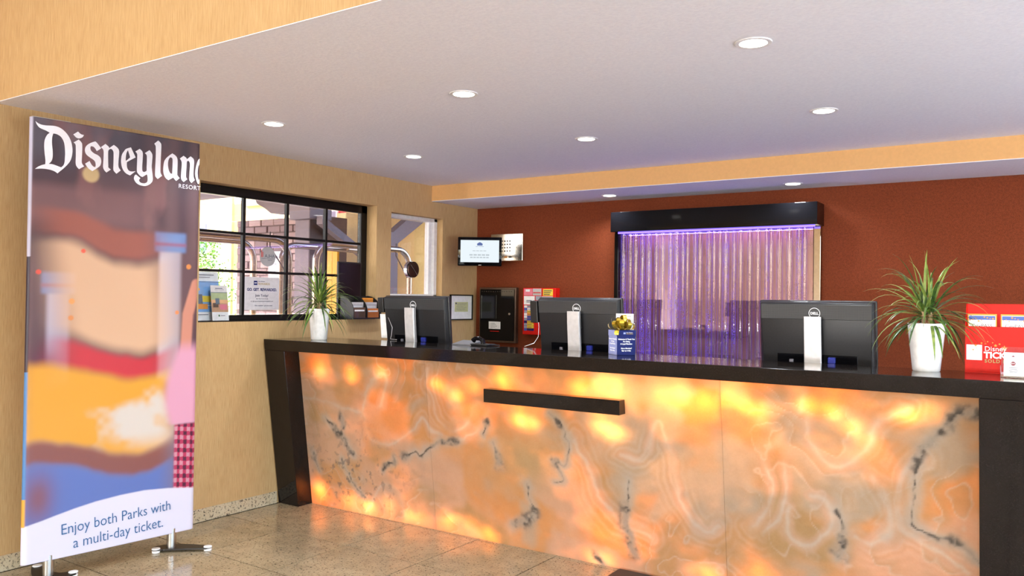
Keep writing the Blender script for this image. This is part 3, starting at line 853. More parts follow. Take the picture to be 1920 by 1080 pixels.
per = []                                # outline of the sleeve, front first
NF = 170
for i in range(NF):
    x = BX0 + .023 + (BX1 - BX0 - .046) * i / (NF - 1)
    per.append((x, 0.0, x))
def arc(cx, a0, a1, sgn):
    for k in range(1, 8):
        a = a0 + (a1 - a0) * k / 8
        yield (cx + math.cos(a) * .023, BD / 2 + math.sin(a) * BD / 2)
for q in arc(BX1 - .023, -PI / 2, PI / 2, 1):
    per.append((q[0], q[1], q[0]))
for i in range(12):
    x = BX1 - .023 - (BX1 - BX0 - .046) * i / 11
    per.append((x, BD, x))
for q in arc(BX0 + .023, PI / 2, 1.5 * PI, 1):
    per.append((q[0], q[1], q[0]))
per = np.array(per)
NZ = 520
zs = np.linspace(BZ0, BZ1, NZ)
S, Z = np.meshgrid(per[:, 2], zs)
YY = np.broadcast_to(per[:, 1], S.shape) - .004 * np.sin(np.clip((S - BX0) / (BX1 - BX0), 0, 1) * PI) * np.where(per[:, 1] < .001, 1, 0)
cols = banner_print(S, Z)
side = (S < BX0 + .020) & (np.broadcast_to(per[:, 1], S.shape) > .004)
sidec = np.where((Z > 1.62)[..., None], lin_np((176, 172, 192)), np.where((Z > 1.05)[..., None], lin_np((46, 34, 48)), np.where((Z > .42)[..., None], lin_np((74, 120, 172)), np.where((Z > .285)[..., None], lin_np((206, 150, 56)), lin_np((200, 196, 214))))))
cols = np.where(side[..., None], sidec, cols)
vx = np.stack([S, YY, Z], -1).reshape(-1, 3)
NP_ = len(per)
idx = np.arange(NP_ * NZ).reshape(NZ, NP_)
nxt = np.roll(idx, -1, axis=1)
faces = np.stack([idx[:-1], nxt[:-1], nxt[1:], idx[1:]], -1).reshape(-1, 4).tolist()
faces.append(idx[-1].tolist())
faces.append(idx[0][::-1].tolist())
me = bpy.data.meshes.new('fabric_print')
me.from_pydata(vx.tolist(), [], faces)
cc = cols.reshape(-1, 3)
set_colors(me, np.concatenate([cc, np.ones((len(cc), 1))], 1), 'print')
for p in me.polygons: p.use_smooth = True
me.polygons[len(faces) - 1].use_smooth = False; me.polygons[len(faces) - 2].use_smooth = False
k = NT('printed_fabric')
at = k.n('Attribute', attribute_name='print')
wv = k.noise(k.coords((1, 1, 1)), 900, 1.0)
k.pbr(at.outputs[0], 0.42, 0, k.bump(wv, .05, .001), spec=.35)
me.materials.append(k.m)
o = bpy.data.objects.new('fabric_print', me); COL.objects.link(o); o.parent = banner

M_LETTER = flat('banner_white', (244, 242, 248), .45, var=.02)
def glyph(polys, name='lettering'):
    cu = bpy.data.curves.new(name, 'CURVE')
    cu.dimensions = '2D'; cu.fill_mode = 'BOTH'; cu.extrude = .0003
    for pl in polys:
        # Catmull-Rom smoothing of gentle corners, sharp ones kept
        n = len(pl); out = []
        for i in range(n):
            p0, p1, p2, p3 = (Vector(pl[(i + d) % n]) for d in (-1, 0, 1, 2))
            def soft(a, b, c):
                return (b - a).normalized().dot((c - b).normalized()) > .55
            m1 = (p2 - p0) * .5 if soft(p0, p1, p2) else (p2 - p1)
            m2 = (p3 - p1) * .5 if soft(p1, p2, p3) else (p2 - p1)
            for t in (0, .33, .67):
                h00 = 2 * t ** 3 - 3 * t ** 2 + 1; h10 = t ** 3 - 2 * t ** 2 + t
                h01 = -2 * t ** 3 + 3 * t ** 2; h11 = t ** 3 - t ** 2
                out.append(p1 * h00 + m1 * h10 + p2 * h01 + m2 * h11)
        sp = cu.splines.new('POLY')
        sp.points.add(len(out) - 1)
        for q, pt in zip(out, sp.points):
            pt.co = (q.x, q.y, 0, 1)
        sp.use_cyclic_u = True
    cu.materials.append(M_LETTER)
    ob = bpy.data.objects.new(name, cu); COL.objects.link(ob); ob.parent = banner
    ob.matrix_basis = Matrix(((1, 0, 0, 0), (0, 0, -1, -.0055), (0, 1, 0, 0), (0, 0, 0, 1)))
    to_mesh(ob)
for key in GLYPHS:
    polys = GLYPHS[key]
    if key == 'i':
        glyph(polys[:1]); glyph(polys[1:])
    else:
        glyph(polys)
FX, FU = (1, 0, 0), (0, 0, 1)
text('RESORT', .034, (.3135, -.0035, 2.0435), FX, FU, M_LETTER, banner, spacing=1.13)
text('Enjoy both Parks with', .0785, (-.274, -.0055, .216), (1, 0, .0368), (-.0368, 0, 1), M_TEAL, banner, thin=-.0006, sx=.83)
text('a multi-day ticket.', .0785, (-.213, -.0055, .137), (1, 0, .0285), (-.0285, 0, 1), M_TEAL, banner, thin=-.0006, sx=.84)
MB().box(BX0 + .02, BX1 - .02, .008, BD - .008, BZ0 + .004, BZ0 + .03).obj('bottom_rail', M_STEEL, banner)
MB().box(BX0 + .01, BX0 + .19, .012, BD - .002, BZ1 - .002, BZ1 + .006).obj('top_rail', M_STEEL, banner)
M_FOOT = flat('foot_black', (32, 26, 24), .4)
for px, py, ends in ((-.318, .023, ((-.30, .215), (-.215, -.02))), (.325, .023, ((.245, .04), (.46, -.13)))):
    MB().lathe([(.026, .012), (.026, .125)], px, py, 24).obj('pole', M_STEEL, banner, True)
    (ax, ay), (bx_, by_) = ends
    # bent plate from one pad over the pole base to the other
    pts = [Vector((ax, ay, .012)), Vector((px, py, .012)), Vector((bx_, by_, .012))]
    left, right = [], []
    curve = []
    for i in range(13):
        t = i / 12
        curve.append(pts[0] * (1 - t) ** 2 + (pts[1] * 2 - (pts[0] + pts[2]) * .5) * 2 * t * (1 - t) + pts[2] * t ** 2)
    for i, p in enumerate(curve):
        tn = (curve[min(i + 1, 12)] - curve[max(i - 1, 0)]).normalized()
        nn = Vector((-tn.y, tn.x, 0))
        w = .026 + .022 * math.sin(PI * i / 12)
        left.append(p + nn * w); right.append(p - nn * w)
    MB().prism(left + right[::-1], (0, 0, .008)).obj('foot', M_FOOT, banner)
    for ex, ey in ends:
        MB().lathe([(.021, .001), (.022, .012)], ex, ey, 20).obj('foot_pad', M_WHITE, banner, True)
        MB().lathe([(.023, .0201), (.022, .024), (.012, .026)], ex, ey, 20).obj('pad_cap', M_WHITE, banner, True)

# ------------------------------------------------------------------ things on and behind the counter
CTZ = ZT
# ---- monitors
M_SHELL = None
def shell_mat():
    k = NT('monitor_shell')
    v = k.coords()
    f = k.noise(v, 200, 2.0)
    k.pbr(k.ramp(f, [(.3, lin((30, 29, 31))), (.7, lin((37, 36, 38)))]), .38, 0, None, 0, .3)
    return k.m
M_SHELL = shell_mat()
def vent_mat():
    k = NT('monitor_vent')
    ck = k.n('TexBrick'); ck.offset = 0.0
    ck.inputs['Scale'].default_value = 1.0
    ck.inputs['Brick Width'].default_value = .0065; ck.inputs['Row Height'].default_value = .0065; ck.inputs['Mortar Size'].default_value = .0009
    ck.inputs['Color1'].default_value = lin((24, 24, 26)); ck.inputs['Color2'].default_value = lin((27, 27, 29)); ck.inputs['Mortar'].default_value = lin((62, 61, 62))
    tc = k.n('TexCoord'); sx = k.n('SeparateXYZ'); cx = k.n('CombineXYZ')
    k.l(tc.outputs['Object'], sx.inputs[0]); k.l(sx.outputs[0], cx.inputs[0]); k.l(sx.outputs[2], cx.inputs[1])
    k.l(cx.outputs[0], ck.inputs['Vector'])
    k.pbr(ck.outputs[0], .5)
    return k.m
M_VENT = vent_mat()
M_EMBLEM = flat('emblem_white', (236, 236, 238), .3)
M_VGA = flat('blue_plug', (36, 48, 150), .4)

def monitor(x, label, tilt, side_box, cable_pts, paper=False, turn=0.0):
    """local frame: origin under the stand, back of the screen faces -y; panel top leans towards the viewer"""
    t = thing('computer_monitor', label, 'monitor', (x, .56, .91), turn, 'monitors at the desk')
    W, H0, H1 = .285, .195, .545
    tm = Matrix.Translation((0, .035, H0)) @ Matrix.Rotation(R(tilt), 4, 'X') @ Matrix.Translation((0, -.035, -H0))
    MB().box(-W, W, .030, .052, H0, H1, .006, 3, tm).obj('bezel', M_BLACK, t, True)
    mb = MB()
    b = [(-W + .004, .030, H0 + .004), (W - .004, .030, H0 + .004), (W - .004, .030, H1 - .002), (-W + .004, .030, H1 - .002)]
    f = [(-W + .022, .000, H0 + .012), (W - .022, .000, H0 + .012), (W - .012, -.004, H1 - .010), (-W + .012, -.004, H1 - .010)]
    mb.hexa([f[0], f[1], b[1], b[0], f[3], f[2], b[2], b[3]])
    bmesh.ops.bevel(mb.bm, geom=mb.bm.edges[:], offset=.006, segments=3, profile=.5, affect='EDGES')
    for v in mb.bm.verts: v.co = tm @ v.co
    mb.obj('back_shell', M_SHELL, t, True)
    MB().box(-W + .016, W - .016, -.0065, -.001, H1 - .092, H1 - .016, .002, 1, tm).obj('vent_band', M_VENT, t)
    # recessed connector bay with plugs
    MB().box(-.19, .20, -.0025, .006, H0 + .018, H0 + .080, .002, 1, tm).obj('connector_bay', M_BLACKGLOSS, t)
    MB().box(.062, .098, -.020, -.001, H0 + .040, H0 + .070, .003, 1, tm).obj('video_plug', M_VGA, t)
    MB().box(-.128, -.108, -.012, -.001, H0 + .030, H0 + .052, .002, 1, tm).obj('power_plug', M_GREYINK, t)
    # emblem: ring with the maker's lettering
    ring = MB(); zc = H1 - .060
    pts = [(.0 + math.cos(a) * .0265, -.0075, zc + math.sin(a) * .0265) for a in [2 * PI * i / 40 for i in range(41)]]
    ring.tube([tm @ Vector(p) for p in pts], .0016, 6)
    ring.obj('emblem_ring', M_EMBLEM, t, True)
    o = text('DELL', .0175, tm @ Vector((0, -.0080, zc - .0060)), (1, 0, 0), (0, -math.sin(R(tilt)), 1), M_EMBLEM, t, 'CENTER', thin=.0006)
    # silver neck, slightly bowed, on a flat base
    prof = [(.0, -.045), (.10, -.050), (.235, -.060), (.30, -.066), (.40, -.075), (.462, -.078)]
    mb = MB(); rings = []
    for z, y in prof:
        w = .042
        rings.append([mb.bm.verts.new(q) for q in ((-w, y, z), (-w * .9, y - .006, z), (w * .9, y - .006, z), (w, y, z), (w * .8, y + .030, z), (-w * .8, y + .030, z))])
    for a, c in zip(rings, rings[1:]):
        for i in range(6):
            mb.bm.faces.new((a[i], a[(i + 1) % 6], c[(i + 1) % 6], c[i]))
    mb.bm.faces.new(rings[0][::-1]); mb.bm.faces.new(rings[-1])
    mb.obj('stand_neck', M_SILVER, t, True, angle=30)
    MB().box(-.03, .03, -.05, .03, .36, .42, .004, 1).obj('hinge', M_BLACK, t)
    MB().box(-.12, .12, -.09, .10, .0, .014, .005, 2).obj('stand_base', M_SILVER, t, True)
    if side_box:
        x0 = -W - .048
        MB().box(x0, -W + .004, -.004, .040, H1 - side_box[0] - side_box[1], H1 - side_box[0], .004, 2, tm).obj('side_box', M_BLACK, t)
    if paper:
        MB().box(-W - .044, -W + .016, .010, .0115, .245, .415, mat=tm).obj('paper_note', M_PAPER, t)
    if cable_pts:
        MB().tube(cable_pts, .0016, 6).obj('cable', M_SILVER, t, True)
    return t
monitor(.835, 'computer monitor seen from behind, nearest the left window and framed certificate', 6, (.012, .105),
        [(-.30, -.004, .44), (-.25, -.02, .40), (-.19, -.035, .32), (-.175, -.06, .265), (-.16, -.085, .242), (-.10, -.087, .240)], True)
monitor(2.122, 'computer monitor seen from behind, between the red wall box and the gift box', 6, (.02, .135),
        [(-.29, -.01, .42), (-.275, -.02, .36), (-.272, -.03, .30), (-.29, -.05, .26), (-.335, -.088, .240)])
monitor(3.494, 'computer monitor seen from behind, beside the right potted plant', 6, None, None)

# ---- potted dracaenas
M_LEAF = []
for nm, a, b in (('leaf_green', (52, 84, 30), (98, 128, 46)), ('leaf_dark', (34, 58, 26), (70, 100, 40)), ('leaf_light', (92, 120, 48), (150, 166, 84))):
    k = NT(nm)
    f = k.noise(k.coords((1, 1, .4)), 60, 2.0)
    k.pbr(k.ramp(f, [(.3, lin(a)), (.7, lin(b))]), .38, 0, None, .15)
    M_LEAF.append(k.m)
M_SOIL = flat('soil', (60, 44, 32), .95, bump=.5)
M_CANE = flat('cane_bark', (176, 146, 112), .8, bump=.5)

def leaf_mesh(base, az, el, length, width, droop, mats, parent):
    """one arching strap leaf with a folded midrib"""
    d = Vector((math.cos(az) * math.cos(el), math.sin(az) * math.cos(el), math.sin(el)))
    side = Vector((-math.sin(az), math.cos(az), 0))
    p = Vector(base); n = 9; mb = MB(); prev = None
    step = length / n
    for i in range(n + 1):
        t = i / n
        w = width * (math.sin(PI * min(1, (t * .86 + .14))) ** .75) * (1 - .25 * t)
        if i == n: w = .0006
        upn = side.cross(d).normalized()
        row = [mb.bm.verts.new(p - side * w * .5 + upn * w * .18), mb.bm.verts.new(p), mb.bm.verts.new(p + side * w * .5 + upn * w * .18)]
        if prev:
            for a in (0, 1):
                mb.bm.faces.new((prev[a], prev[a + 1], row[a + 1], row[a]))
        prev = row
        d = (d + Vector((0, 0, -1)) * droop * (0.25 + 1.3 * t) / n).normalized()
        p = p + d * step
        if p.z < .012: p.z = .012
    o = mb.obj('leaf', random.choice(mats), parent, True, angle=180)
    return o

def plant(loc, label, rot, seed, tall, pot_r, crowns):
    rg = random.Random(seed)
    t = thing('potted_plant', label, 'plant', loc, rot, 'potted dracaenas on the counter')
    h = .212
    MB().lathe([(.051, .0), (.054, .004), (pot_r, h - .003), (pot_r, h), (pot_r - .005, h), (pot_r - .007, h - .03)], seg=48, power=2.5, rot=.3).obj('pot', M_WHITEGLOSS, t, True)
    MB().lathe([(pot_r - .010, h - .034), (pot_r - .012, h - .026)], seg=24).obj('soil', M_SOIL, t, True)
    for cx, cy, cz in crowns:
        MB().tube([(cx * .6, cy * .6, h - .03), (cx, cy, cz - .01), (cx, cy, cz + .03)], [.011, .010, .006], 10).obj('stem', M_CANE, t, True)
    n = 92
    for i in range(n):
        cx, cy, cz = crowns[i % len(crowns)]
        t_ = i / n
        az = i * 2.39996 + rg.uniform(-.3, .3)
        el = R(88 - 105 * t_ ** .85) + rg.uniform(-.16, .16)
        L = rg.uniform(.24, .33) * (1 if t_ > .12 else .85) * tall
        leaf_mesh((cx + .008 * math.cos(az), cy + .008 * math.sin(az), cz + .035 - .055 * t_), az, el, L, rg.uniform(.010, .0165), rg.uniform(1.2, 2.4), M_LEAF if rg.random() < .8 else M_LEAF[2:], t)
    return t
plant((.322, .145, CTZ), 'dracaena in a tapered white pot at the left end of the counter before the window', .6, 21, .98, .071, [(.006, .0, .245), (-.012, .012, .235)])
plant((4.025, .325, CTZ), 'dracaena in a tapered white pot between the right monitor and the red display', .2, 33, .95, .074, [(-.012, .0, .25), (.016, .01, .245)])

# ---- gift box
gb = thing('gift_box', 'printed gift box, navy with one lilac side and a gold bow on the counter', 'box', (2.545, .222, CTZ), R(52))
M_LILAC = flat('lilac_side', (150, 156, 206), .5)
g = .113
mb = MB().box(0.002, g - .002, 0.002, g - .002, 0, .107, .0012, 1)
bo = mb.obj('box_body', M_NAVY, gb)
lo = MB().box(0, g, 0, g, .103, .135, .0012, 1).obj('box_lid', M_NAVY, gb)
# the two visible sides: x = 0 side is lilac, y = 0 side is navy
for ob, z0, z1, off in ((bo, .001, .103, .0016), (lo, .1035, .1345, -.0004)):
    MB().box(off - .0006, off, .004, g - .004, z0, z1).obj('side_panel', M_LILAC, gb)
for xd, org in (((1, 0, 0), (g / 2, .0012, 0)), ((0, -1, 0), (.0004, g / 2, 0))):
    for s, z, sz in (('Welcome & Thank You', .083, .0108), ('For Being', .0705, .0108), ('A Loyal Member.', .058, .0108), ('Not a Member?', .034, .0105), ('Sign up today.', .022, .0105)):
        text(s, sz, (org[0], org[1], z), xd, (0, 0, 1), M_WHITEINK, gb, 'CENTER', thin=.0003, sx=.95)
MB().box(.037, .051, -.0012, -.0004, .113, .125, .0, 1).obj('emblem', flat('emblem_blue', (90, 110, 180), .5), gb)
text('BW', .007, (.044, -.0014, .1165), (1, 0, 0), (0, 0, 1), M_WHITEINK, gb, 'CENTER')
text('Best Western', .0065, (.055, -.0008, .1205), (1, 0, 0), (0, 0, 1), M_WHITEINK, gb)
text('REWARDS', .0085, (.055, -.0008, .1125), (1, 0, 0), (0, 0, 1), M_GOLDINK, gb)
k = NT('gold_ribbon')
vv = k.coords(); ff = k.noise(vv, 60, 2.0)
k.pbr(k.ramp(ff, [(.3, lin((196, 160, 30))), (.7, lin((240, 214, 90)))]), .22, .75)
M_GOLD = k.m
bow = MB().lathe([(.010, .135), (.012, .145), (.004, .150)], .05, .045, 16).obj('bow_knot', M_GOLD, gb, True)
rg = random.Random(5)
for i in range(16):
    az = i * 2.4 + rg.uniform(-.2, .2); el = R(12 + 64 * (i / 16))
    d = Vector((math.cos(az) * math.cos(el), math.sin(az) * math.cos(el), math.sin(el)))
    sd_ = Vector((-math.sin(az), math.cos(az), 0)); up_ = d.cross(sd_) * -1
    Lr = rg.uniform(.062, .080); wr = .012
    mb = MB(); prev = None; c0 = Vector((.05, .045, .143))
    for kx in range(15):
        a = 2 * PI * kx / 14
        p = c0 + d * (Lr * .5 * (1 - math.cos(a))) + up_ * (Lr * .30 * math.sin(a))
        if p.z < .1365: p.z = .1365
        row = [mb.bm.verts.new(p - sd_ * wr), mb.bm.verts.new(p - sd_ * wr * .33), mb.bm.verts.new(p + sd_ * wr * .33), mb.bm.verts.new(p + sd_ * wr)]
        if prev:
            for q in range(3): mb.bm.faces.new((prev[q], prev[q + 1], row[q + 1], row[q]))
        prev = row
    mb.obj('ribbon_loop', M_GOLD, bow, True)
# the tail of the bow that falls over the front corner of the lid
mb = MB(); prev = None
for p, w in (((.03, .03, .139), .010), ((.012, .012, .1375), .012), ((-.003, -.003, .134), .012), ((-.006, -.005, .122), .013), ((-.005, -.004, .110), .011)):
    p = Vector(p); s_ = Vector((.7, -.7, 0))
    row = [mb.bm.verts.new(p - s_ * w), mb.bm.verts.new(p + s_ * w)]
    if prev: mb.bm.faces.new((prev[0], prev[1], row[1], row[0]))
    prev = row
mb.obj('ribbon_tail', M_GOLD, bow, True)
cd = thing('greeting_card', 'white card standing upright behind the gold bow of the gift box', 'card', (2.500, .404, CTZ), R(6))
MB().box(-.052, .052, 0, .0015, 0, .222, 0).obj('card_sheet', M_PAPER, cd)
MB().box(-.045, .045, .002, .03, 0, .004).obj('card_foot', M_PAPER, cd)
text('Best Western Rewards', .0075, (0, -.0006, .206), (1, 0, 0), (0, 0, 1), M_GREYINK, cd, 'CENTER')

# ---- flat grey pad with black phone handset, at the back edge of the counter
ph = thing('desk_telephone', 'grey and black desk telephone on the counter left of the middle monitor', 'telephone', (1.475, .395, CTZ), 0)
mb = MB()
mb.hexa([(-.17, -.03, .0), (-.02, -.03, .0), (-.02, .085, .0), (-.17, .085, .0), (-.17, -.03, .006), (-.02, -.03, .006), (-.02, .085, .026), (-.17, .085, .026)])
mb.obj('base', flat('grey_plastic', (112, 112, 116), .35), ph)
MB().tube([(.055, .0, .012), (.05, -.002, .034), (.025, -.003, .046), (-.005, -.003, .045), (-.022, -.002, .030)], [.016, .015, .013, .013, .017], 14).obj('handset', M_BLACKGLOSS, ph, True)
MB().box(-.03, .10, -.028, .07, 0, .012, .004, 2).obj('cradle', M_BLACK, ph, True)
MB().tube([(.09, .0, .012), (.105, .02, .010), (.12, .045, .006), (.14, .055, .004)], .004, 8).obj('cord', M_BLACK, ph, True)

# ---- red ticket display
td = thing('ticket_display', 'red countertop ticket display with two card pockets at the right end of the counter', 'display', (4.170, .395, CTZ), R(-1))
TW = .40
MB().box(0, TW, .0, .006, .004, .203, .001, 1).obj('front_panel', M_RED, td)
MB().box(0, TW, .045, .051, .004, .302, .001, 1).obj('back_panel', M_RED, td)
for x in (0, TW - .005):
    MB().hexa([(x, .006, .004), (x + .005, .006, .004), (x + .005, .045, .004), (x, .045, .004), (x, .006, .203), (x + .005, .006, .203), (x + .005, .045, .30), (x, .045, .30)]).obj('side_panel', M_RED, td)
MB().box(0, TW, .0, .075, .0, .0039).obj('foot_plate', M_RED, td)
MB().box(.125, .128, .006, .045, .004, .20).obj('divider', M_RED, td)
for i, (xa, lb) in enumerate(((.008, 'left'), (.134, 'right'))):
    c = thing('ticket_card', 'orange-edged ticket card in the %s pocket of the red display' % lb, 'card', (4.170 + xa, .395, CTZ), R(-1), 'ticket cards in the red display')
    MB().box(0, .112, .016, .019, .010, .258, .001, 1).obj('card_back', M_ORANGE, c)
    MB().box(.005, .107, .0145, .0158, .012, .251).obj('card_face', M_PAPER, c)
    MB().box(.006, .106, .0138, .0144, .232, .249).obj('blue_band', M_BLUE, c)
    rs = random.Random(i + 3)
    for q in range(9):
        sx_, sz_ = .010 + .011 * q, .238 + rs.uniform(-.012, .006)
        r_ = rs.uniform(.0025, .006)
        MB().prism([(sx_ + math.sin(a * PI / 5) * (r_ if a % 2 == 0 else r_ * .45), .0136, sz_ + math.cos(a * PI / 5) * (r_ if a % 2 == 0 else r_ * .45)) for a in range(10)], (0, -.0003, 0)).obj('star', M_ORANGE, c)
    text('CityPASS', .021, (.056, .0140, .199), (1, 0, 0), (0, 0, 1), M_GREYINK, c, 'CENTER')
MB().box(.006, .066, -.0008, -.0001, .055, .122).obj('white_square', M_WHITEINK, td)
text('Disney', .030, (.075, -.0012, .096), (1, 0, .03), (0, 0, 1), M_WHITEINK, td)
text('TICKETS', .037, (.073, -.0012, .066), (1, 0, 0), (0, 0, 1), M_WHITEINK, td, thin=.0015)
text('SOLD HERE', .020, (.076, -.0012, .046), (1, 0, 0), (0, 0, 1), M_GOLDINK, td, thin=.0006, spacing=1.25)
for sx_, sz_, r_ in ((.150, .110, .0135), (.117, .121, .0075), (.064, .130, .005), (.042, .120, .006), (.087, .137, .004), (.106, .133, .0035), (.132, .128, .0045), (.078, .127, .003), (.032, .100, .005)):
    MB().prism([(sx_ + math.sin(a * PI / 5) * (r_ if a % 2 == 0 else r_ * .45), -.0013, sz_ + math.cos(a * PI / 5) * (r_ if a % 2 == 0 else r_ * .45)) for a in range(10)], (0, -.0004, 0)).obj('star', M_ORANGE, td)

# ---- clear card holder
ch = thing('card_holder', 'clear acrylic holder with a stack of white cards in front of the red display', 'holder', (4.318, .175, CTZ), R(0))
MB().box(0, .19, 0, .06, .0, .006, .002, 1).obj('base', M_ACRYLIC, ch)
MB().box(0, .19, -.002, .003, .0, .024, .001, 1).obj('front_lip', M_ACRYLIC, ch)
MB().hexa([(0, .028, .006), (.19, .028, .006), (.19, .032, .006), (0, .032, .006), (0, .055, .125), (.19, .055, .125), (.19, .059, .125), (0, .059, .125)]).obj('back_plate', M_ACRYLIC, ch)
MB().box(-.002, .002, .0, .05, .0, .05, .001, 1).obj('side_wall', M_ACRYLIC, ch)
cs = thing('business_cards', 'stack of white business cards in the clear acrylic holder', 'cards', (4.318, .175, CTZ))
tmx = Matrix.Translation((.010, .010, .0075)) @ Matrix.Rotation(R(-12), 4, 'X')
for q in range(5):
    MB().box(.0, .165, .0 + q * .0028, .0023 + q * .0028, 0, .098, 0, 1, tmx).obj('card', M_PAPER, cs)
nrm = (0, math.sin(R(12)), math.cos(R(12)))
def oncard(x, z): return tmx @ Vector((x, -.0004, z))
em = MB(); ec = oncard(.033, .050)
em.prism([tmx @ Vector((.033 + .0085 * math.cos(2 * PI * q / 24), -.0002, .052 + .0085 * math.sin(2 * PI * q / 24))) for q in range(24)], (0, -.0003, 0))
em.obj('round_emblem', flat('maroon_ink', (120, 34, 48), .5), cs)
text('BW', .008, tmx @ Vector((.033, -.0010, .0495)), (1, 0, 0), nrm, M_WHITEINK, cs, 'CENTER')
MB().prism([tmx @ Vector(q) for q in ((.026, -.0002, .080), (.040, -.0002, .080), (.033, -.0002, .086))], (0, -.0003, 0)).obj('small_emblem', flat('maroon_ink2', (120, 34, 60), .5), cs)
for q in range(4):
    MB().box(.018 + .003 * (q % 2), .050 - .003 * (q % 2), -.0006, -.0002, .034 - q * .006, .0362 - q * .006, 0, 1, tmx).obj('print_line', M_GREYINK, cs)

# ------------------------------------------------------------------ back wall: bubble wall
HX0, HX1 = 1.492, 3.105
bw = thing('bubble_wall', 'tall mirror panel with violet lit acrylic bubble tubes under a glossy black header', 'water feature', (0, YW, 0))
yh = -.20                                # header front, measured from the wall
MB().box(HX0, HX1, yh, -.002, 1.992, 2.152, .003, 2).obj('header', M_BLACKGLOSS, bw)
MB().box(HX0, HX0 + .035, -.13, -.002, .30, 1.991, .003, 1).obj('side_post', M_BLACKGLOSS, bw)
MB().box(HX1 - .06, HX1 - .012, -.05, -.002, .30, 1.991, .002, 1).obj('side_strip', flat('mirror_strip', (180, 176, 172), .03, 1.0), bw)
MB().box(HX0, HX1, yh, -.002, .0, .30, .003, 2).obj('base_box', M_BLACKGLOSS, bw)
k = NT('mauve_mirror')
dfm = k.n('BsdfDiffuse'); f = k.noise(k.coords(), 3, 2.0)
k.l(k.ramp(f, [(.3, lin((116, 72, 78))), (.7, lin((140, 92, 94)))]), dfm.inputs[0])
glm = k.n('BsdfGlossy'); glm.inputs['Color'].default_value = (.86, .72, .74, 1); glm.inputs['Roughness'].default_value = .015
mxm = k.n('MixShader'); mxm.inputs[0].default_value = .34
k.l(dfm.outputs[0], mxm.inputs[1]); k.l(glm.outputs[0], mxm.inputs[2]); k.l(mxm.outputs[0], k.out.inputs[0])
MB().box(HX0 + .035, HX1 - .06, -.062, -.050, .30, 1.991).obj('mirror_panel', k.m, bw)

def tube_mat(name, bubbles, glow, scale=1.0):
    """edge-lit acrylic: clear in the middle, violet light leaving at its edges and at the bubbles"""
    k = NT(name)
    tr = k.n('BsdfTransparent'); tr.inputs[0].default_value = (.93, .88, .97, 1)
    gl = k.n('BsdfGlossy'); gl.inputs['Roughness'].default_value = .05
    lw = k.n('LayerWeight'); lw.inputs[0].default_value = .35
    em = k.n('Emission'); em.inputs[0].default_value = lin((112, 84, 255)); em.inputs[1].default_value = glow
    m1 = k.n('MixShader'); k.l(schlick(k), m1.inputs[0]); k.l(tr.outputs[0], m1.inputs[1]); k.l(gl.outputs[0], m1.inputs[2])
    edge = k.n('Math', operation='POWER'); k.l(lw.outputs['Facing'], edge.inputs[0]); edge.inputs[1].default_value = 3.0
    e2 = k.n('Math', operation='MULTIPLY'); k.l(edge.outputs[0], e2.inputs[0]); e2.inputs[1].default_value = .8
    fac = e2.outputs[0]
    if bubbles:
        v = k.coords()
        vo = k.n('TexVoronoi'); vo.inputs['Scale'].default_value = 150 * scale; k.l(v, vo.inputs['Vector'])
        b = k.ramp(vo.outputs['Distance'], [(.18, (1, 1, 1, 1)), (.36, (0, 0, 0, 1))])
        cl = k.ramp(k.noise(k.coords((1, 1, .35)), 16, 3.0), [(.38, (0, 0, 0, 1)), (.62, (1, 1, 1, 1))])
        bm_ = k.n('Math', operation='MULTIPLY'); k.l(b, bm_.inputs[0]); k.l(cl, bm_.inputs[1])
        b2 = k.n('Math', operation='MULTIPLY'); k.l(bm_.outputs[0], b2.inputs[0]); b2.inputs[1].default_value = bubbles
        mx_ = k.n('Math', operation='MAXIMUM'); k.l(e2.outputs[0], mx_.inputs[0]); k.l(b2.outputs[0], mx_.inputs[1])
        fac = mx_.outputs[0]
    m2 = k.n('MixShader'); k.l(fac, m2.inputs[0]); k.l(m1.outputs[0], m2.inputs[1]); k.l(em.outputs[0], m2.inputs[2])
    k.l(m2.outputs[0], k.out.inputs[0])
    return k.m
M_TB = [tube_mat('tube_bubbles_left', .95, 1.5), tube_mat('tube_bubbles_mid', .9, 1.2), tube_mat('tube_bubbles_right', .85, 1.0)]
M_TC = [tube_mat('tube_clear_left', 0, 1.4), tube_mat('tube_clear_mid', 0, 1.1), tube_mat('tube_clear_right', 0, .9)]
rg = random.Random(12)
x = HX0 + .045; i = 0
pat = 'bccbbccbbbcbcbccbbcccbcccbcccbbbccbbbcc'
while x < HX1 - .085:
    w = rg.choice((.030, .034, .040, .046))
    r_ = w / 2
    zone = min(2, int(3 * (x - HX0) / (HX1 - HX0)))
    kind = pat[i % len(pat)]
    mt = (M_TB if kind == 'b' else M_TC)[zone]
    MB().tube([(x + r_, -.095 + (.012 if i % 2 else 0), .30), (x + r_, -.095 + (.012 if i % 2 else 0), 1.978)], r_, 16).obj('acrylic_tube', mt, bw, True)
    MB().tube([(x + r_, -.095 + (.012 if i % 2 else 0), 1.976), (x + r_, -.095 + (.012 if i % 2 else 0), 1.9915)], r_ * 1.08, 16).obj('tube_cap', M_ACRYLIC, bw, True)
    x += w + (rg.choice((.004, .006, .014, .022)) if kind == 'b' else rg.choice((.010, .020, .028)))
    i += 1
M_VIOLET = emissive('violet_led', (120, 96, 255), 4.0)
MB().box(HX0 + .04, HX1 - .03, -.145, -.135, 1.982, 1.9905).obj('light_strip', M_VIOLET, bw)
MB().box(HX0 + .04, HX1 - .06, -.145, -.135, .301, .310).obj('light_strip', M_VIOLET, bw)  # lower strip added out of view to even out the violet light
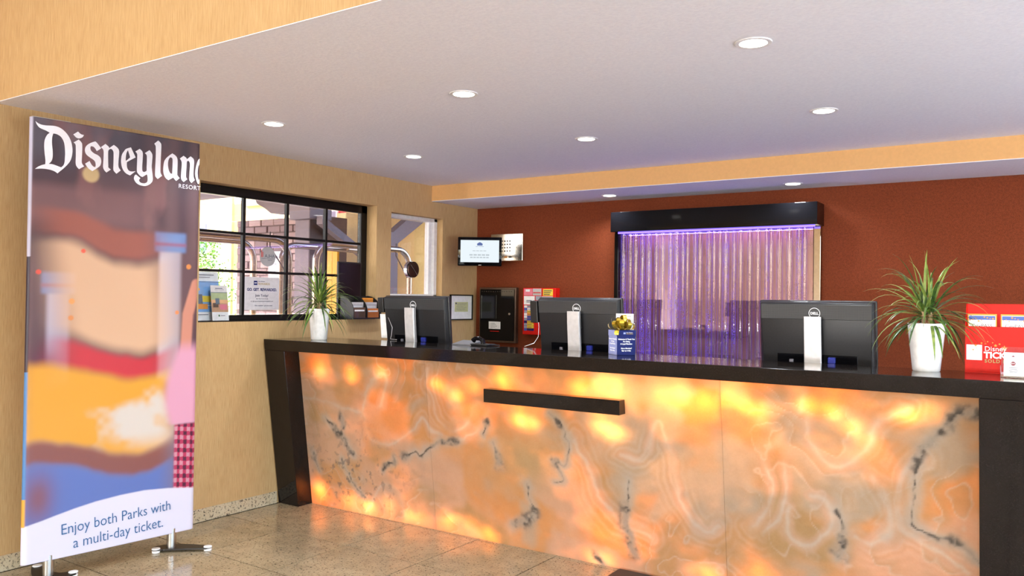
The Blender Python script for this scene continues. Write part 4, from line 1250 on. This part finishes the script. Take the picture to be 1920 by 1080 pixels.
for z, rx in ((1.975, 0), (.32, 180)):
    o = lamp('violet_lamp', 'AREA', ((HX0 + HX1) / 2, -.115, z), WALL_STRIP_W, (.42, .30, 1.0), bw, shape='RECTANGLE', size=HX1 - HX0 - .15, size_y=.03)
    o.rotation_euler = (R(rx), 0, 0)

# ---- steel panel with keys and vent holes
kp = thing('steel_wall_panel', 'polished steel wall panel with vent holes, partly behind the small television', 'panel', (0, YW, 0))
MB().box(.170, .520, -.018, -.001, 1.785, 2.030, .003, 2).obj('plate', flat('polished_steel', (206, 202, 196), .16, 1.0), kp)
hb = []
for a in range(6):
    for b in range(4):
        MB().box(.235 + a * .028, .250 + a * .028, -.0205, -.0181, 1.868 + b * .030, 1.881 + b * .030, .002, 1).obj('vent_hole', M_BLACK, kp)
for q, xx in enumerate((.270, .322, .372)):
    MB().box(xx, xx + .032, -.021, -.0181, 1.812, 1.826, .002, 1).obj('key', M_BLACK if q != 1 else M_ORANGE, kp)
MB().tube([(.455, -.0181, 1.905), (.455, -.022, 1.905)], .003, 10).obj('screw', M_BLACK, kp)

# ---- black alarm cabinet
ac = thing('alarm_cabinet', 'black locked wall cabinet with a small white notice, left end of the red wall', 'cabinet', (0, YW, 0))
MB().box(.068, .474, -.045, -.001, 1.043, 1.543, .004, 2).obj('case', flat('cabinet_trim', (88, 66, 52), .35, .4), ac)
MB().box(.084, .458, -.054, -.0455, 1.062, 1.525, .003, 2).obj('door', M_BLACKGLOSS, ac)
for q in range(14):
    MB().box(.100 + q * .025, .110 + q * .025, -.0555, -.0541, 1.503, 1.509).obj('vent_slot', M_CARCASS, ac)
MB().box(.10, .27, -.0565, -.0541, 1.255, 1.475, .004, 1).obj('window_plate', flat('smoked_plate', (20, 20, 23), .1), ac)
MB().tube([(.415, -.0541, 1.305), (.415, -.064, 1.305)], .010, 20).obj('lock', M_STEEL, ac, True)
MB().box(.185, .315, -.0562, -.0541, 1.165, 1.232, .001, 1).obj('notice', M_PAPER, ac)
for q in range(4):
    MB().box(.205, .255 + .012 * (q % 3), -.0566, -.0563, 1.215 - q * .012, 1.218 - q * .012).obj('notice_line', M_GREYINK, ac)
MB().box(.20, .30, -.0550, -.0541, 1.142, 1.147).obj('red_line', M_RED, ac)

# ---- red box covered in stickers
rb = thing('red_wall_box', 'red wall box covered with stickers and cards behind the middle monitor', 'box', (0, YW, 0))
MB().box(.565, .905, -.071, -.001, 1.128, 1.540, .004, 2).obj('case', M_RED, rb)
def stk(x0, x1, z0, z1, mt, nm='sticker', y=-.0735, lift=0.0):
    return MB().box(x0, x1, y - lift, -.0711 - lift, z0, z1).obj(nm, mt, rb)
M_PINKP = flat('pink_print', (226, 120, 140), .5)
M_GREYB = flat('grey_print', (150, 156, 170), .5)
stk(.578, .668, 1.474, 1.532, M_PINKP); stk(.598, .640, 1.506, 1.526, M_WHITEINK, 'sticker_patch', -.0738, .0025)
stk(.672, .758, 1.474, 1.534, M_GREYPAPER); stk(.676, .752, 1.494, 1.502, M_RED, 'sticker_patch', -.0738, .0025)
stk(.776, .876, 1.472, 1.530, M_YELLOW)
for q in range(3):
    stk(.786, .866 - .01 * q, 1.512 - q * .016, 1.518 - q * .016, M_INK, 'sticker_line', -.0738, .0025)
stk(.578, .690, 1.392, 1.468, M_PAPER); stk(.606, .660, 1.425, 1.431, M_INK, 'sticker_line', -.0738, .0025); stk(.606, .640, 1.412, 1.417, M_INK, 'sticker_line', -.0738, .0025)
stk(.700, .760, 1.432, 1.468, M_GREYB); stk(.766, .876, 1.425, 1.466, M_GREYPAPER)
cell = [(M_PAPER, M_GREYB), (M_BLUE, M_PAPER), (M_GREYB, M_YELLOW), (M_PAPER, M_ORANGE), (M_PAPER, M_BLUE), (M_GREYB, M_BLUE), (M_NAVY, M_YELLOW), (M_GREYB, M_YELLOW), (M_GREYB, M_YELLOW), (M_BLUE, M_NAVY)]
for q, (ma, mb_) in enumerate(cell):
    z = 1.385 - q * .0225
    stk(.582, .612, z - .020, z, ma); stk(.615, .676 if q < 7 else .684, z - .020, z, mb_)
    stk(.620, .664, z - .012, z - .008, M_INK, 'sticker_line', -.0738, .0025)
stk(.694, .708, 1.255, 1.285, M_PAPER)

# ---- small television on an arm in the corner
tv = thing('wall_television', 'small television with a lit white screen on a corner wall arm', 'television', (.318, 1.985, 1.850), R(33))
hw, hh = .192, .126
MB().box(-hw, hw, 0, .045, -hh, hh, .006, 2).obj('body', M_BLACKGLOSS, tv, True)
MB().box(-.168, .168, -.0012, -.0002, -.094, .099).obj('screen', emissive('lit_screen', (236, 246, 252), .95), tv)
M_SCRBLUE = emissive('screen_blue', (120, 140, 205), .62)
M_SCRGREY = emissive('screen_grey', (206, 216, 222), .80)
MB().prism([(-.022, -.0014, .052), (.022, -.0014, .052), (.025, -.0014, .066), (.016, -.0014, .074), (.0, -.0014, .082), (-.016, -.0014, .074), (-.025, -.0014, .066)], (0, -.0006, 0)).obj('screen_emblem', M_SCRBLUE, tv)
text('BEST WESTERN', .010, (0, -.0016, .040), (1, 0, 0), (0, 0, 1), M_SCRBLUE, tv, 'CENTER')
for q, (z, w, h) in enumerate(((.006, .062, .006), (-.030, .090, .012), (-.052, .084, .010))):
    n = 4 + q
    for b in range(n):
        MB().box(-w + 2 * w * b / n, -w + 2 * w * (b + .8) / n, -.0018, -.0013, z - h / 2, z + h / 2).obj('screen_text_line', M_SCRGREY, tv)
MB().box(-.010, .014, -.0012, -.0002, -.120, -.116).obj('maker_mark', M_SILVER, tv)
MB().box(-.06, .06, .045, .060, -.06, .06, .003, 1).obj('mount_plate', M_BLACK, tv)
inv = Matrix.Rotation(R(-33), 3, 'Z')
wallpt = inv @ (Vector((.003, 2.19, 1.85)) - Vector((.318, 1.985, 1.85)))
MB().tube([(0, .06, 0), (0, .10, 0), (wallpt.x, wallpt.y, 0)], .014, 10).obj('wall_arm', M_BLACK, tv, True)

# ---- framed certificate on the left wall
ce = thing('framed_certificate', 'black framed certificate with white mat on the tan wall by the left monitor', 'picture', (0.001, 2.133, 1.358))
a, b = .165, .115
fr_ = MB()
for y0, y1, z0, z1 in ((-a, a, b - .010, b), (-a, a, -b, -b + .010), (-a, -a + .010, -b, b), (a - .010, a, -b, b)):
    fr_.box(0, .018, y0, y1, z0, z1, .001, 1)
fr_.obj('frame', M_FRAMEBLACK, ce)
MB().box(.001, .008, -a + .008, a - .008, -b + .008, b - .008).obj('mat_board', M_PAPER, ce)
MB().box(.0081, .0095, -.098, .098, -.040, .048).obj('document', flat('document_green', (200, 200, 150), .7), ce)
for q in range(6):
    MB().box(.0096, .0100, -.075 + .012 * (q % 2), .075 - .02 * (q % 3), .032 - q * .012, .0345 - q * .012).obj('document_line', M_GREYINK, ce)
MB().disc_x(.0096, .0101, -.080, .036, .008, 12).obj('seal', M_INK, ce)

# ------------------------------------------------------------------ window sill things
# brochure organiser with arched sides
og = thing('brochure_organiser', 'black arched-side brochure organiser at the right end of the dark window sill', 'organiser', (-.010, .715, W1[2] + .0045))
def archside(y, th, mt, nm):
    pts = [(-.065, y, 0), (.085, y, 0)]
    for q in range(11):
        an = PI / 2 * q / 10
        pts.append((-.065 + .15 * math.cos(an), y, .05 + .128 * math.sin(an)))
    return MB().prism(pts, (0, th, 0)).obj(nm, mt, og)
for y in (0, .146, .296):
    archside(y, .006, M_BLACK, 'side_arch')
MB().box(-.065, .085, .006, .296, 0, .010).obj('base', M_BLACK, og)
MB().box(-.066, -.060, .006, .296, .010, .176).obj('back', M_BLACK, og)
for y0, y1 in ((.008, .144), (.154, .294)):
    for z0, z1, xx in ((.012, .060, .076), (.070, .112, .058), (.120, .150, .018)):
        MB().box(xx, xx + .003, y0, y1, z0, z1).obj('pocket_front', M_ACRYLIC, og)
M_TERRA = flat('terracotta_print', (196, 112, 52), .5)
M_BROWNP = flat('brown_print', (96, 70, 52), .5)
for nm, y0, y1, xx, z1, mt, lb in (('a', .157, .288, .060, .070, M_TERRA, 'terracotta brochure in the lower right pocket of the organiser'), ('b', .012, .140, .060, .078, M_BROWNP, 'brown brochure in the lower left pocket of the organiser'),
                            ('c', .160, .285, .040, .118, M_GREYPAPER, 'grey brochure in the middle right pocket of the organiser'), ('d', .016, .136, .040, .118, M_GREYPAPER, 'pale grey brochure in the middle left pocket of the organiser'),
                            ('e', .168, .280, .004, .152, M_ORANGE, 'orange brochure in the top right pocket of the organiser')):
    o = MB().box(-.010 + xx, -.010 + xx + .012, .715 + y0, .715 + y1, W1[2] + .0146, W1[2] + .0146 + z1).obj('brochure', mt)
    tag(o, lb, 'brochure', 'brochures in the organiser')
    MB().box(-.010 + xx + .0121, -.010 + xx + .0126, .715 + y0 + .012, .715 + y1 - .012, W1[2] + .0146 + z1 * .62, W1[2] + .0146 + z1 * .78).obj('title_bar', M_PAPER, o)
bp = MB().box(-.100, -.080, .700, .950, W1[2] + .0045, 1.712, .003, 1).obj('black_board', M_BLACK)
tag(bp, 'plain black board standing in the right corner of the dark window frame', 'board')
MB().box(-.0798, -.0790, .712, .938, W1[2] + .03, 1.700).obj('face', flat('black_face', (12, 10, 10), .25), bp)

# tall acrylic stand with a blue and orange leaflet and a smaller brochure holder in front
def leaflet(name, label, loc, w, h, tilt, blocks, cat='leaflet'):
    t = thing(name, label, cat, loc, R(90))
    tm = Matrix.Rotation(R(-tilt), 4, 'X')
    MB().box(0, w, .002, .004, 0.004, h, 0, 1, tm).obj('sheet', M_PAPER, t)
    for i, (x0, x1, z0, z1, mt) in enumerate(blocks):
        MB().box(x0, x1, .0014 - .0003 * i, .0018 - .0003 * i, z0, z1, 0, 1, tm).obj('print_block', mt, t)
    MB().box(-.003, w + .003, -.005, -.003, .0, h * .5 if name == 'small_brochure' else h, 0, 1, tm).obj('acrylic_front', M_ACRYLIC, t)
    MB().box(-.003, w + .003, -.005, .030, .0, .003).obj('acrylic_foot', M_ACRYLIC, t)
    return t
M_SKYB = flat('sky_print', (120, 168, 220), .5)
M_SLATE = flat('slate_print', (84, 96, 110), .5)
leaflet('acrylic_leaflet', 'tall blue and orange leaflet in a clear stand at the left of the sill', (-.055, -.565, W1[2] + .0045), .205, .325, 8,
        [(0, .205, .20, .262, M_SKYB), (0, .205, .255, .258, M_SLATE), (0, .06, .10, .215, M_ORANGE), (.012, .20, .105, .20, M_SKYB), (.02, .19, .125, .165, M_YELLOW), (.0, .075, .10, .175, M_SLATE), (0, .205, .06, .10, M_SKYB), (.0, .11, .078, .112, M_ORANGE), (.01, .03, .035, .050, M_NAVY), (.034, .11, .040, .045, M_GREYINK), (.03, .17, .300, .306, M_GREYINK), (.03, .14, .285, .289, M_GREYINK)])
leaflet('small_brochure', 'small brochure with a beach picture in a clear holder before the tall leaflet', (-.012, -.455, W1[2] + .0045), .125, .235, 8,
        [(0, .125, .190, .235, M_GREYPAPER), (.035, .09, .214, .218, M_INK), (.03, .1, .205, .208, M_GREYINK), (0, .125, .186, .190, M_SLATE), (.0, .125, .060, .186, flat('sand_print', (196, 150, 110), .6)), (.0, .125, .140, .186, flat('sage_print', (150, 160, 120), .6)), (.01, .05, .09, .12, M_BROWNP), (.06, .115, .075, .11, M_PINKP), (.03, .06, .11, .15, M_SLATE), (.045, .055, .030, .042, flat('green_ink', (30, 110, 70), .5)), (.06, .095, .034, .038, M_GREYINK)])

# rewards poster in the pane
po = thing('rewards_poster', 'grey square rewards poster fixed in a lower pane of the dark window', 'poster', (-.122, -.131, 1.340), R(90))
PW, PH = .300, .230
MB().box(0, PW, .0, .0012, 0, PH).obj('poster_sheet', flat('poster_grey', (206, 198, 200), .6), po)
MB().box(.078, .108, -.0008, -.0001, .174, .204, .0, 1).obj('emblem', M_NAVY, po)
text('BW', .014, (.093, -.0014, .184), (1, 0, 0), (0, 0, 1), M_WHITEINK, po, 'CENTER')
text('Best Western', .010, (.116, -.0008, .197), (1, 0, 0), (0, 0, 1), M_INK, po)
text('REWARDS', .0215, (.116, -.0008, .176), (1, 0, 0), (0, 0, 1), M_GOLDINK, po)
text('GO. GET. REWARDED.', .0275, (.150, -.0008, .134), (1, 0, 0), (0, 0, 1), M_NAVY, po, 'CENTER', thin=.0008, sx=.93)
text('Join Today!', .0245, (.150, -.0008, .094), (1, 0, 0), (0, 0, 1), M_INK, po, 'CENTER')
text('Ask the Front Desk', .0130, (.150, -.0008, .075), (1, 0, 0), (0, 0, 1), M_GREYINK, po, 'CENTER')
text('or sign up at bestwesternrewards.com', .0130, (.150, -.0008, .058), (1, 0, 0), (0, 0, 1), M_GREYINK, po, 'CENTER', sx=.95)
text('Not a member?  get even more.', .0118, (.165, -.0008, .028), (1, 0, 0), (0, 0, 1), M_INK, po, 'CENTER')

# round sticker on the glass, lettered for the street (mirrored from inside)
st = thing('window_sticker', 'round grey translucent sticker with mirrored letters on a middle pane', 'sticker', (-.1245, .065, 1.716), R(90))
k = NT('sticker_film')
d1 = k.n('BsdfDiffuse'); d1.inputs[0].default_value = lin((196, 190, 190)); t1 = k.n('BsdfTranslucent'); t1.inputs[0].default_value = lin((190, 186, 186))
mx1 = k.n('MixShader'); mx1.inputs[0].default_value = .5
f1 = k.noise(k.coords(), 30, 2.0); k.l(k.ramp(f1, [(.3, lin((186, 182, 182))), (.7, lin((200, 196, 196)))]), d1.inputs[0])
k.l(d1.outputs[0], mx1.inputs[1]); k.l(t1.outputs[0], mx1.inputs[2]); k.l(mx1.outputs[0], k.out.inputs[0])
mb = MB().tube([(0, 0, 0), (0, .0008, 0)], .069, 40)
mb.obj('film', k.m, st)
o = text('AHLA', .034, (.060, -.0006, -.006), (-1, 0, 0), (0, 0, 1), M_SLATE, st)
for xx, hgt in ((-.044, .034), (-.054, .044)):
    MB().box(xx - .003, xx + .003, -.0009, -.0002, -.004, hgt).obj('red_bar', flat('bar_red', (200, 70, 60), .6), st)
MB().box(-.055, .055, -.0009, -.0002, -.014, -.012).obj('rule_line', M_SLATE, st)
text('MEMBER', .011, (.040, -.0006, -.028), (-1, 0, 0), (0, 0, 1), M_GREYINK, st)

# papers on the sill of the small window
pp = thing('loose_papers', 'white papers with blue handwriting lying on the sill of the small window', 'papers', (0, 0, W2[2]))
MB().box(-.05, -.004, 1.24, 1.80, .001, .006).obj('sheet', M_PAPER, pp)
MB().box(-.045, -.002, 1.27, 1.74, .0065, .012).obj('sheet', M_PAPER, pp)
rg = random.Random(4)
for q in range(9):
    y = 1.28 + q * .05
    MB().tube([(-.0015, y + .008 * s, .008 + .003 * math.sin(s * 2.1 + q)) for s in range(5)], .0011, 5).obj('pen_line', M_NAVY, pp)
mb = MB(); mb.prism([(-.03, 1.205, .001), (-.03, 1.262, .001), (-.03, 1.225, .035), (-.03, 1.205, .040)], (.001, 0, 0)); mb.obj('curled_sheet', M_PAPER, pp)

# ------------------------------------------------------------------ outside the windows
pave = struct(MB().box(-14, -.2, -10, 14, -.10, -.02).obj('pavement', flat('concrete', (196, 190, 184), .8, var=.1, scale=6)))
street = struct(MB().box(XR + .16, 40, -40, 20, -.12, -.02).obj('pavement_street', flat('pale_concrete', (222, 218, 212), .8, var=.08, scale=4)))
street2 = struct(MB().box(-14, XR + .16, -40, YF - .16, -.12, -.02).obj('pavement_entrance', flat('pale_concrete_b', (222, 218, 212), .8, var=.08, scale=4)))
M_STUCCO = flat('yellow_stucco', (232, 206, 142), .8, bump=.6, scale=30)
M_CREAM = flat('cream_trim', (226, 206, 150), .7)
M_OCHRE = flat('ochre_recess', (180, 150, 86), .8)
M_GREYP = flat('grey_mauve_paint', (128, 116, 120), .7)
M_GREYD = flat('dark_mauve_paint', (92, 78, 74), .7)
M_BRICKS = [flat('slump_brick', (156, 132, 128), .85, bump=.6), flat('slump_brick_pale', (178, 152, 146), .85, bump=.6), flat('slump_brick_dark', (134, 112, 110), .85, bump=.6)]
M_MORTAR = flat('mortar', (118, 102, 98), .9)
M_ROOF = flat('roof_red', (196, 90, 80), .7)
M_REDH = flat('house_red', (180, 50, 56), .8)

# brick pillar wall, brick by brick
bkw = thing('brick_wall', 'low mauve brick wall beyond the dark window', 'wall', (-4.36, 3.0, 0))
MB().box(.0, 1.60, .02, .40, 0, 2.40).obj('mortar_core', M_MORTAR, bkw)
brick_me = []
for mt in M_BRICKS:
    o_ = MB().box(.006, .234, 0, .05, .006, .084, .006, 1).obj('brick', mt, bkw)
    brick_me.append(o_)
first = list(brick_me)
rg = random.Random(9)
for r_ in range(9, 27):
    for c_ in range(-1, 8):
        x = c_ * .24 + (.12 if r_ % 2 else 0)
        if x < -.01 or x > 1.38: continue
        z = r_ * .089 + .002
        q = rg.randrange(3)
        if first:
            b = first.pop(0)
        else:
            b = bpy.data.objects.new('brick', brick_me[q].data); COL.objects.link(b); b.parent = bkw
        b.location = (x, rg.uniform(-.006, .006), z)
# sign on the wall
sg = thing('wall_sign', 'white notice with dark lettering on the brick wall outside', 'sign', (-3.69, 2.975, 1.66))
MB().box(0, .36, 0, .012, 0, .33).obj('board', M_PAPER, sg)
for s, z, sz in (('NOT', .235, .060), ('RESPONSIBLE', .150, .048), ('FOR THEFT', .060, .058)):
    text(s, sz, (.18, -.0006, z), (1, 0, 0), (0, 0, 1), M_INK, sg, 'CENTER')

# canopy pillar with its beam and bracket
cp = thing('canopy_pillar', 'grey mauve canopy pillar with beam and stepped bracket outside the dark window', 'pillar', (-1.82, 1.77, 0))
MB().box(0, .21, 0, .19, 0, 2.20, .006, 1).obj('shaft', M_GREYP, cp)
MB().box(.205, .214, .004, .186, 0, 2.20).obj('shaded_side', M_GREYD, cp)  # darker sheet, the shade of the pillar's side put into its colour
MB().box(-.03, .27, -.05, .24, 2.20, 2.40, .006, 1).obj('capital', M_GREYP, cp)
mb = MB(); mb.prism([(-1.30, .5, 2.60), (-1.22, .5, 2.48), (-1.08, .5, 2.42), (-.98, .5, 2.36), (-.85, .5, 2.35), (-.60, .5, 2.35), (-.60, .5, 2.90), (-1.30, .5, 2.90)], (0, .16, 0)); mb.obj('bracket', M_GREYP, cp)
MB().box(-3.2, .27, .02, .18, 2.52, 2.95).obj('beam', M_GREYP, cp)
MB().box(-2.9, 1.55, -4.6, 2.9, 2.96, 3.10).obj('canopy_roof', M_GREYP, cp)
# second pillar and braces seen through both windows
bs = thing('canopy_brace', 'diagonal grey canopy brace on a post outside the small window', 'brace', (-1.5, 2.80, 0))
MB().box(-.07, .07, -.10, .06, 0, 2.14).obj('post', M_GREYP, bs)
mb = MB(); mb.prism([(-.05, .04, 2.00), (-.05, .52, 2.30), (-.05, .52, 2.40), (-.05, .38, 2.40), (-.05, .0, 2.14)], (.10, 0, 0)); mb.obj('upper_brace', M_GREYP, bs)
mb = MB(); mb.prism([(-.04, -.05, 1.66), (-.04, -1.0, 2.15), (-.04, -1.0, 2.23), (-.04, -.05, 1.74)], (.08, 0, 0)); mb.obj('lower_brace', M_GREYP, bs)
for y in (.25, .33):
    MB().box(-.72, -.70, y, y + .012, 0, 2.4).obj('rail', M_GREYD, bs)

# yellow house across the court
yh_ = thing('yellow_house', 'pale yellow stucco house across the courtyard seen through the dark window', 'building', (-9.6, 5.5, 0))
MB().box(0, 3.9, 0, .4, 0, 3.12).obj('wall', M_STUCCO, yh_)
MB().box(1.15, 1.85, -.05, 0, 0, 3.5).obj('pilaster', M_CREAM, yh_)
MB().box(1.86, 2.16, -.01, .0, 1.9, 3.06).obj('recess_shade', M_OCHRE, yh_)  # flat patch, the shade of a recess put into a darker ochre
MB().box(2.2, 3.9, -.10, 0, 3.00, 3.08).obj('cornice', M_CREAM, yh_)
MB().box(2.16, 3.9, -.02, .4, 3.08, 4.4).obj('upper_wall', M_CREAM, yh_)
MB().box(-.2, 1.15, -.25, .4, 3.32, 3.42).obj('eave', M_ROOF, yh_)
MB().box(0, 1.15, -.01, .4, 3.12, 3.32).obj('frieze', M_STUCCO, yh_)
fw_ = MB().box(.84, 1.13, -.03, .0, 2.2, 2.78).obj('window', flat('shade_blue', (110, 110, 150), .4), yh_)
MB().box(.88, 1.09, -.035, -.031, 2.24, 2.74).obj('pane', flat('pane_blue', (96, 104, 140), .15), fw_)
dr = MB().box(2.40, 2.75, -.03, 0, 0, 1.52).obj('door', M_REDH, yh_)
MB().box(2.36, 2.40, -.04, .0, 0, 1.56).obj('door_frame', M_CREAM, yh_)

# red house at the right
rh = thing('red_house', 'red and cream house behind the canopy in the right panes', 'building', (-7.4, 7.0, 0))
MB().box(0, 1.1, 0, .4, 0, 4.2).obj('wall', M_REDH, rh)
MB().box(1.1, 1.7, -.15, .4, 0, 4.2).obj('corner_bay', M_STUCCO, rh)
MB().box(.95, 1.5, -.25, .0, 2.86, 2.96).obj('window_ledge', M_CREAM, rh)
wn = MB().box(.28, .72, -.04, .0, 2.35, 3.4).obj('window', M_WHITE, rh)
for a in range(2):
    for b in range(3):
        MB().box(.31 + a * .20, .49 + a * .20, -.046, -.041, 2.39 + b * .34, 2.69 + b * .34).obj('pane', flat('pane_mauve', (150, 140, 160), .15), wn)
bb = MB().box(-4.28, -3.66, 4.5, 4.8, 2.26, 2.40).obj('brown_beam', M_GREYD)
tag(bb, 'short brown timber beam seen below the red house in the upper right pane', 'beam')
MB().box(-4.24, -4.16, 4.6, 4.7, -.02, 2.259).obj('beam_post', M_OCHRE, bb)
MB().box(-3.80, -3.72, 4.6, 4.7, -.02, 2.259).obj('beam_post', M_OCHRE, bb)
# yellow boards
yb_ = thing('yellow_board', 'bright yellow board standing outside behind the left potted plant', 'board', (-2.68, 2.93, -.02))
for q in range(3):
    MB().box(q * .085, q * .085 + .080, 0, .03, .0, 2.0).obj('plank', flat('bright_yellow', (226, 160, 10), .5), yb_)
MB().box(0, .25, .031, .05, .4, .5).obj('batten', M_GREYD, yb_)
# stucco wall behind the small window
sw_ = thing('stucco_wall', 'pale yellow textured wall seen through the small white window', 'wall', (-2.45, 4.0, -.02))
MB().box(.26, 2.2, 0, .3, 0, 4.2).obj('rough_wall', M_STUCCO, sw_)
MB().box(-1.0, .26, .05, .3, 0, 4.2).obj('smooth_wall', flat('orange_stucco', (240, 208, 150), .8), sw_)

# shrubs: leaves are countless at this distance
def shrub(name, label, base, rad, h, n, seed, mts):
    rg = random.Random(seed)
    t = thing(name, label, 'shrub', base)
    mb = MB().tube([(0, 0, 0), (.02, .01, h * .4), (0, 0, h * .8)], [.03, .025, .012], 8); mb.obj('stem', M_CANE, t, True)
    for mt in mts:
        verts, faces = [], []
        for _ in range(n // len(mts)):
            zz = rg.uniform(.12, 1.0); rr = rad * math.sqrt(rg.random()) * (1.0 - .45 * abs(zz - .55))
            an = rg.uniform(0, 2 * PI)
            p = Vector((rr * math.cos(an), rr * math.sin(an), zz * h))
            d = Vector((rg.gauss(0, 1), rg.gauss(0, 1), rg.gauss(0, 1))).normalized(); e = d.orthogonal().normalized()
            s = rg.uniform(.035, .065); k0 = len(verts)
            verts += [p, p + d * s * .5 + e * s * .3, p + d * s, p + d * s * .5 - e * s * .3]
            faces.append((k0, k0 + 1, k0 + 2, k0 + 3))
        me_ = bpy.data.meshes.new('foliage'); me_.from_pydata([tuple(v) for v in verts], [], faces); me_.materials.append(mt)
        ob = bpy.data.objects.new('foliage', me_); COL.objects.link(ob); ob.parent = t; ob['kind'] = 'stuff'
M_FOL = [flat('foliage_light', (104, 160, 60), .6), flat('foliage_mid', (70, 122, 44), .6)]
shrub('tall_shrub', 'tall bright green shrub at the left edge of the dark window', (-7.35, 4.5, -.02), .42, 2.45, 2600, 5, M_FOL)
shrub('small_shrub', 'small sparse green shrub beside the brick wall', (-6.35, 4.3, -.02), .26, 2.0, 260, 6, M_FOL)

# luggage carts parked outside the glass: arched tube frame on a carpeted deck with wheels
M_CARTTUBE = flat('cart_tube', (186, 170, 158), .22, .85)
def cart(y0, y1, xa, xb, label):
    t = thing('luggage_cart', label, 'cart', (0, 0, -.02), 0, 'luggage carts outside the window')
    zt = 1.93
    for x in (xa, xb):
        rc = .17; pts = [(x, y0, .25), (x, y0, zt - rc)]
        for q in range(1, 8):
            an = PI / 2 * q / 8
            pts.append((x, y0 + rc * (1 - math.cos(an)), zt - rc + rc * math.sin(an)))
        pts.append((x, y0 + rc, zt)); pts.append((x, y1 - rc, zt))
        for q in range(1, 8):
            an = PI / 2 * q / 8
            pts.append((x, y1 - rc + rc * math.sin(an), zt - rc + rc * math.cos(an)))
        pts += [(x, y1, zt - rc), (x, y1, .25)]
        MB().tube(pts, .030, 14).obj('hoop', M_CARTTUBE, t, True)
    MB().tube([(xa, (y0 + y1) / 2 - .2, zt), (xb, (y0 + y1) / 2 + .2, zt)], .016, 10).obj('hanging_bar', M_CARTTUBE, t, True)
    MB().box(min(xa, xb) - .04, max(xa, xb) + .04, y0 - .04, y1 + .04, .20, .26, .01, 1).obj('deck', flat('deck_carpet', (120, 40, 44), .9), t)
    for x in (xa, xb):
        for y in (y0 + .08, y1 - .08):
            MB().tube([(x - .02, y, .10), (x + .02, y, .10)], .098, 20).obj('wheel', M_BLACK, t, True)
            MB().box(x - .03, x + .03, y - .02, y + .02, .12, .20).obj('fork', M_STEEL, t)
    # thin wire hanger from hoop to post
    MB().tube([(xa, y1 - .20, zt + .06), (xa, y1 - .20, zt - .06), (xa, y1 - .03, zt - .27)], .006, 8).obj('hook', M_GREYD, t, True)
    return t
cart(-.55, .915, -.90, -1.36, 'left luggage cart outside, its arched tube crossing the dark window')
cart(1.217, 2.45, -.90, -1.36, 'right luggage cart outside, its arch reaching into the small window')
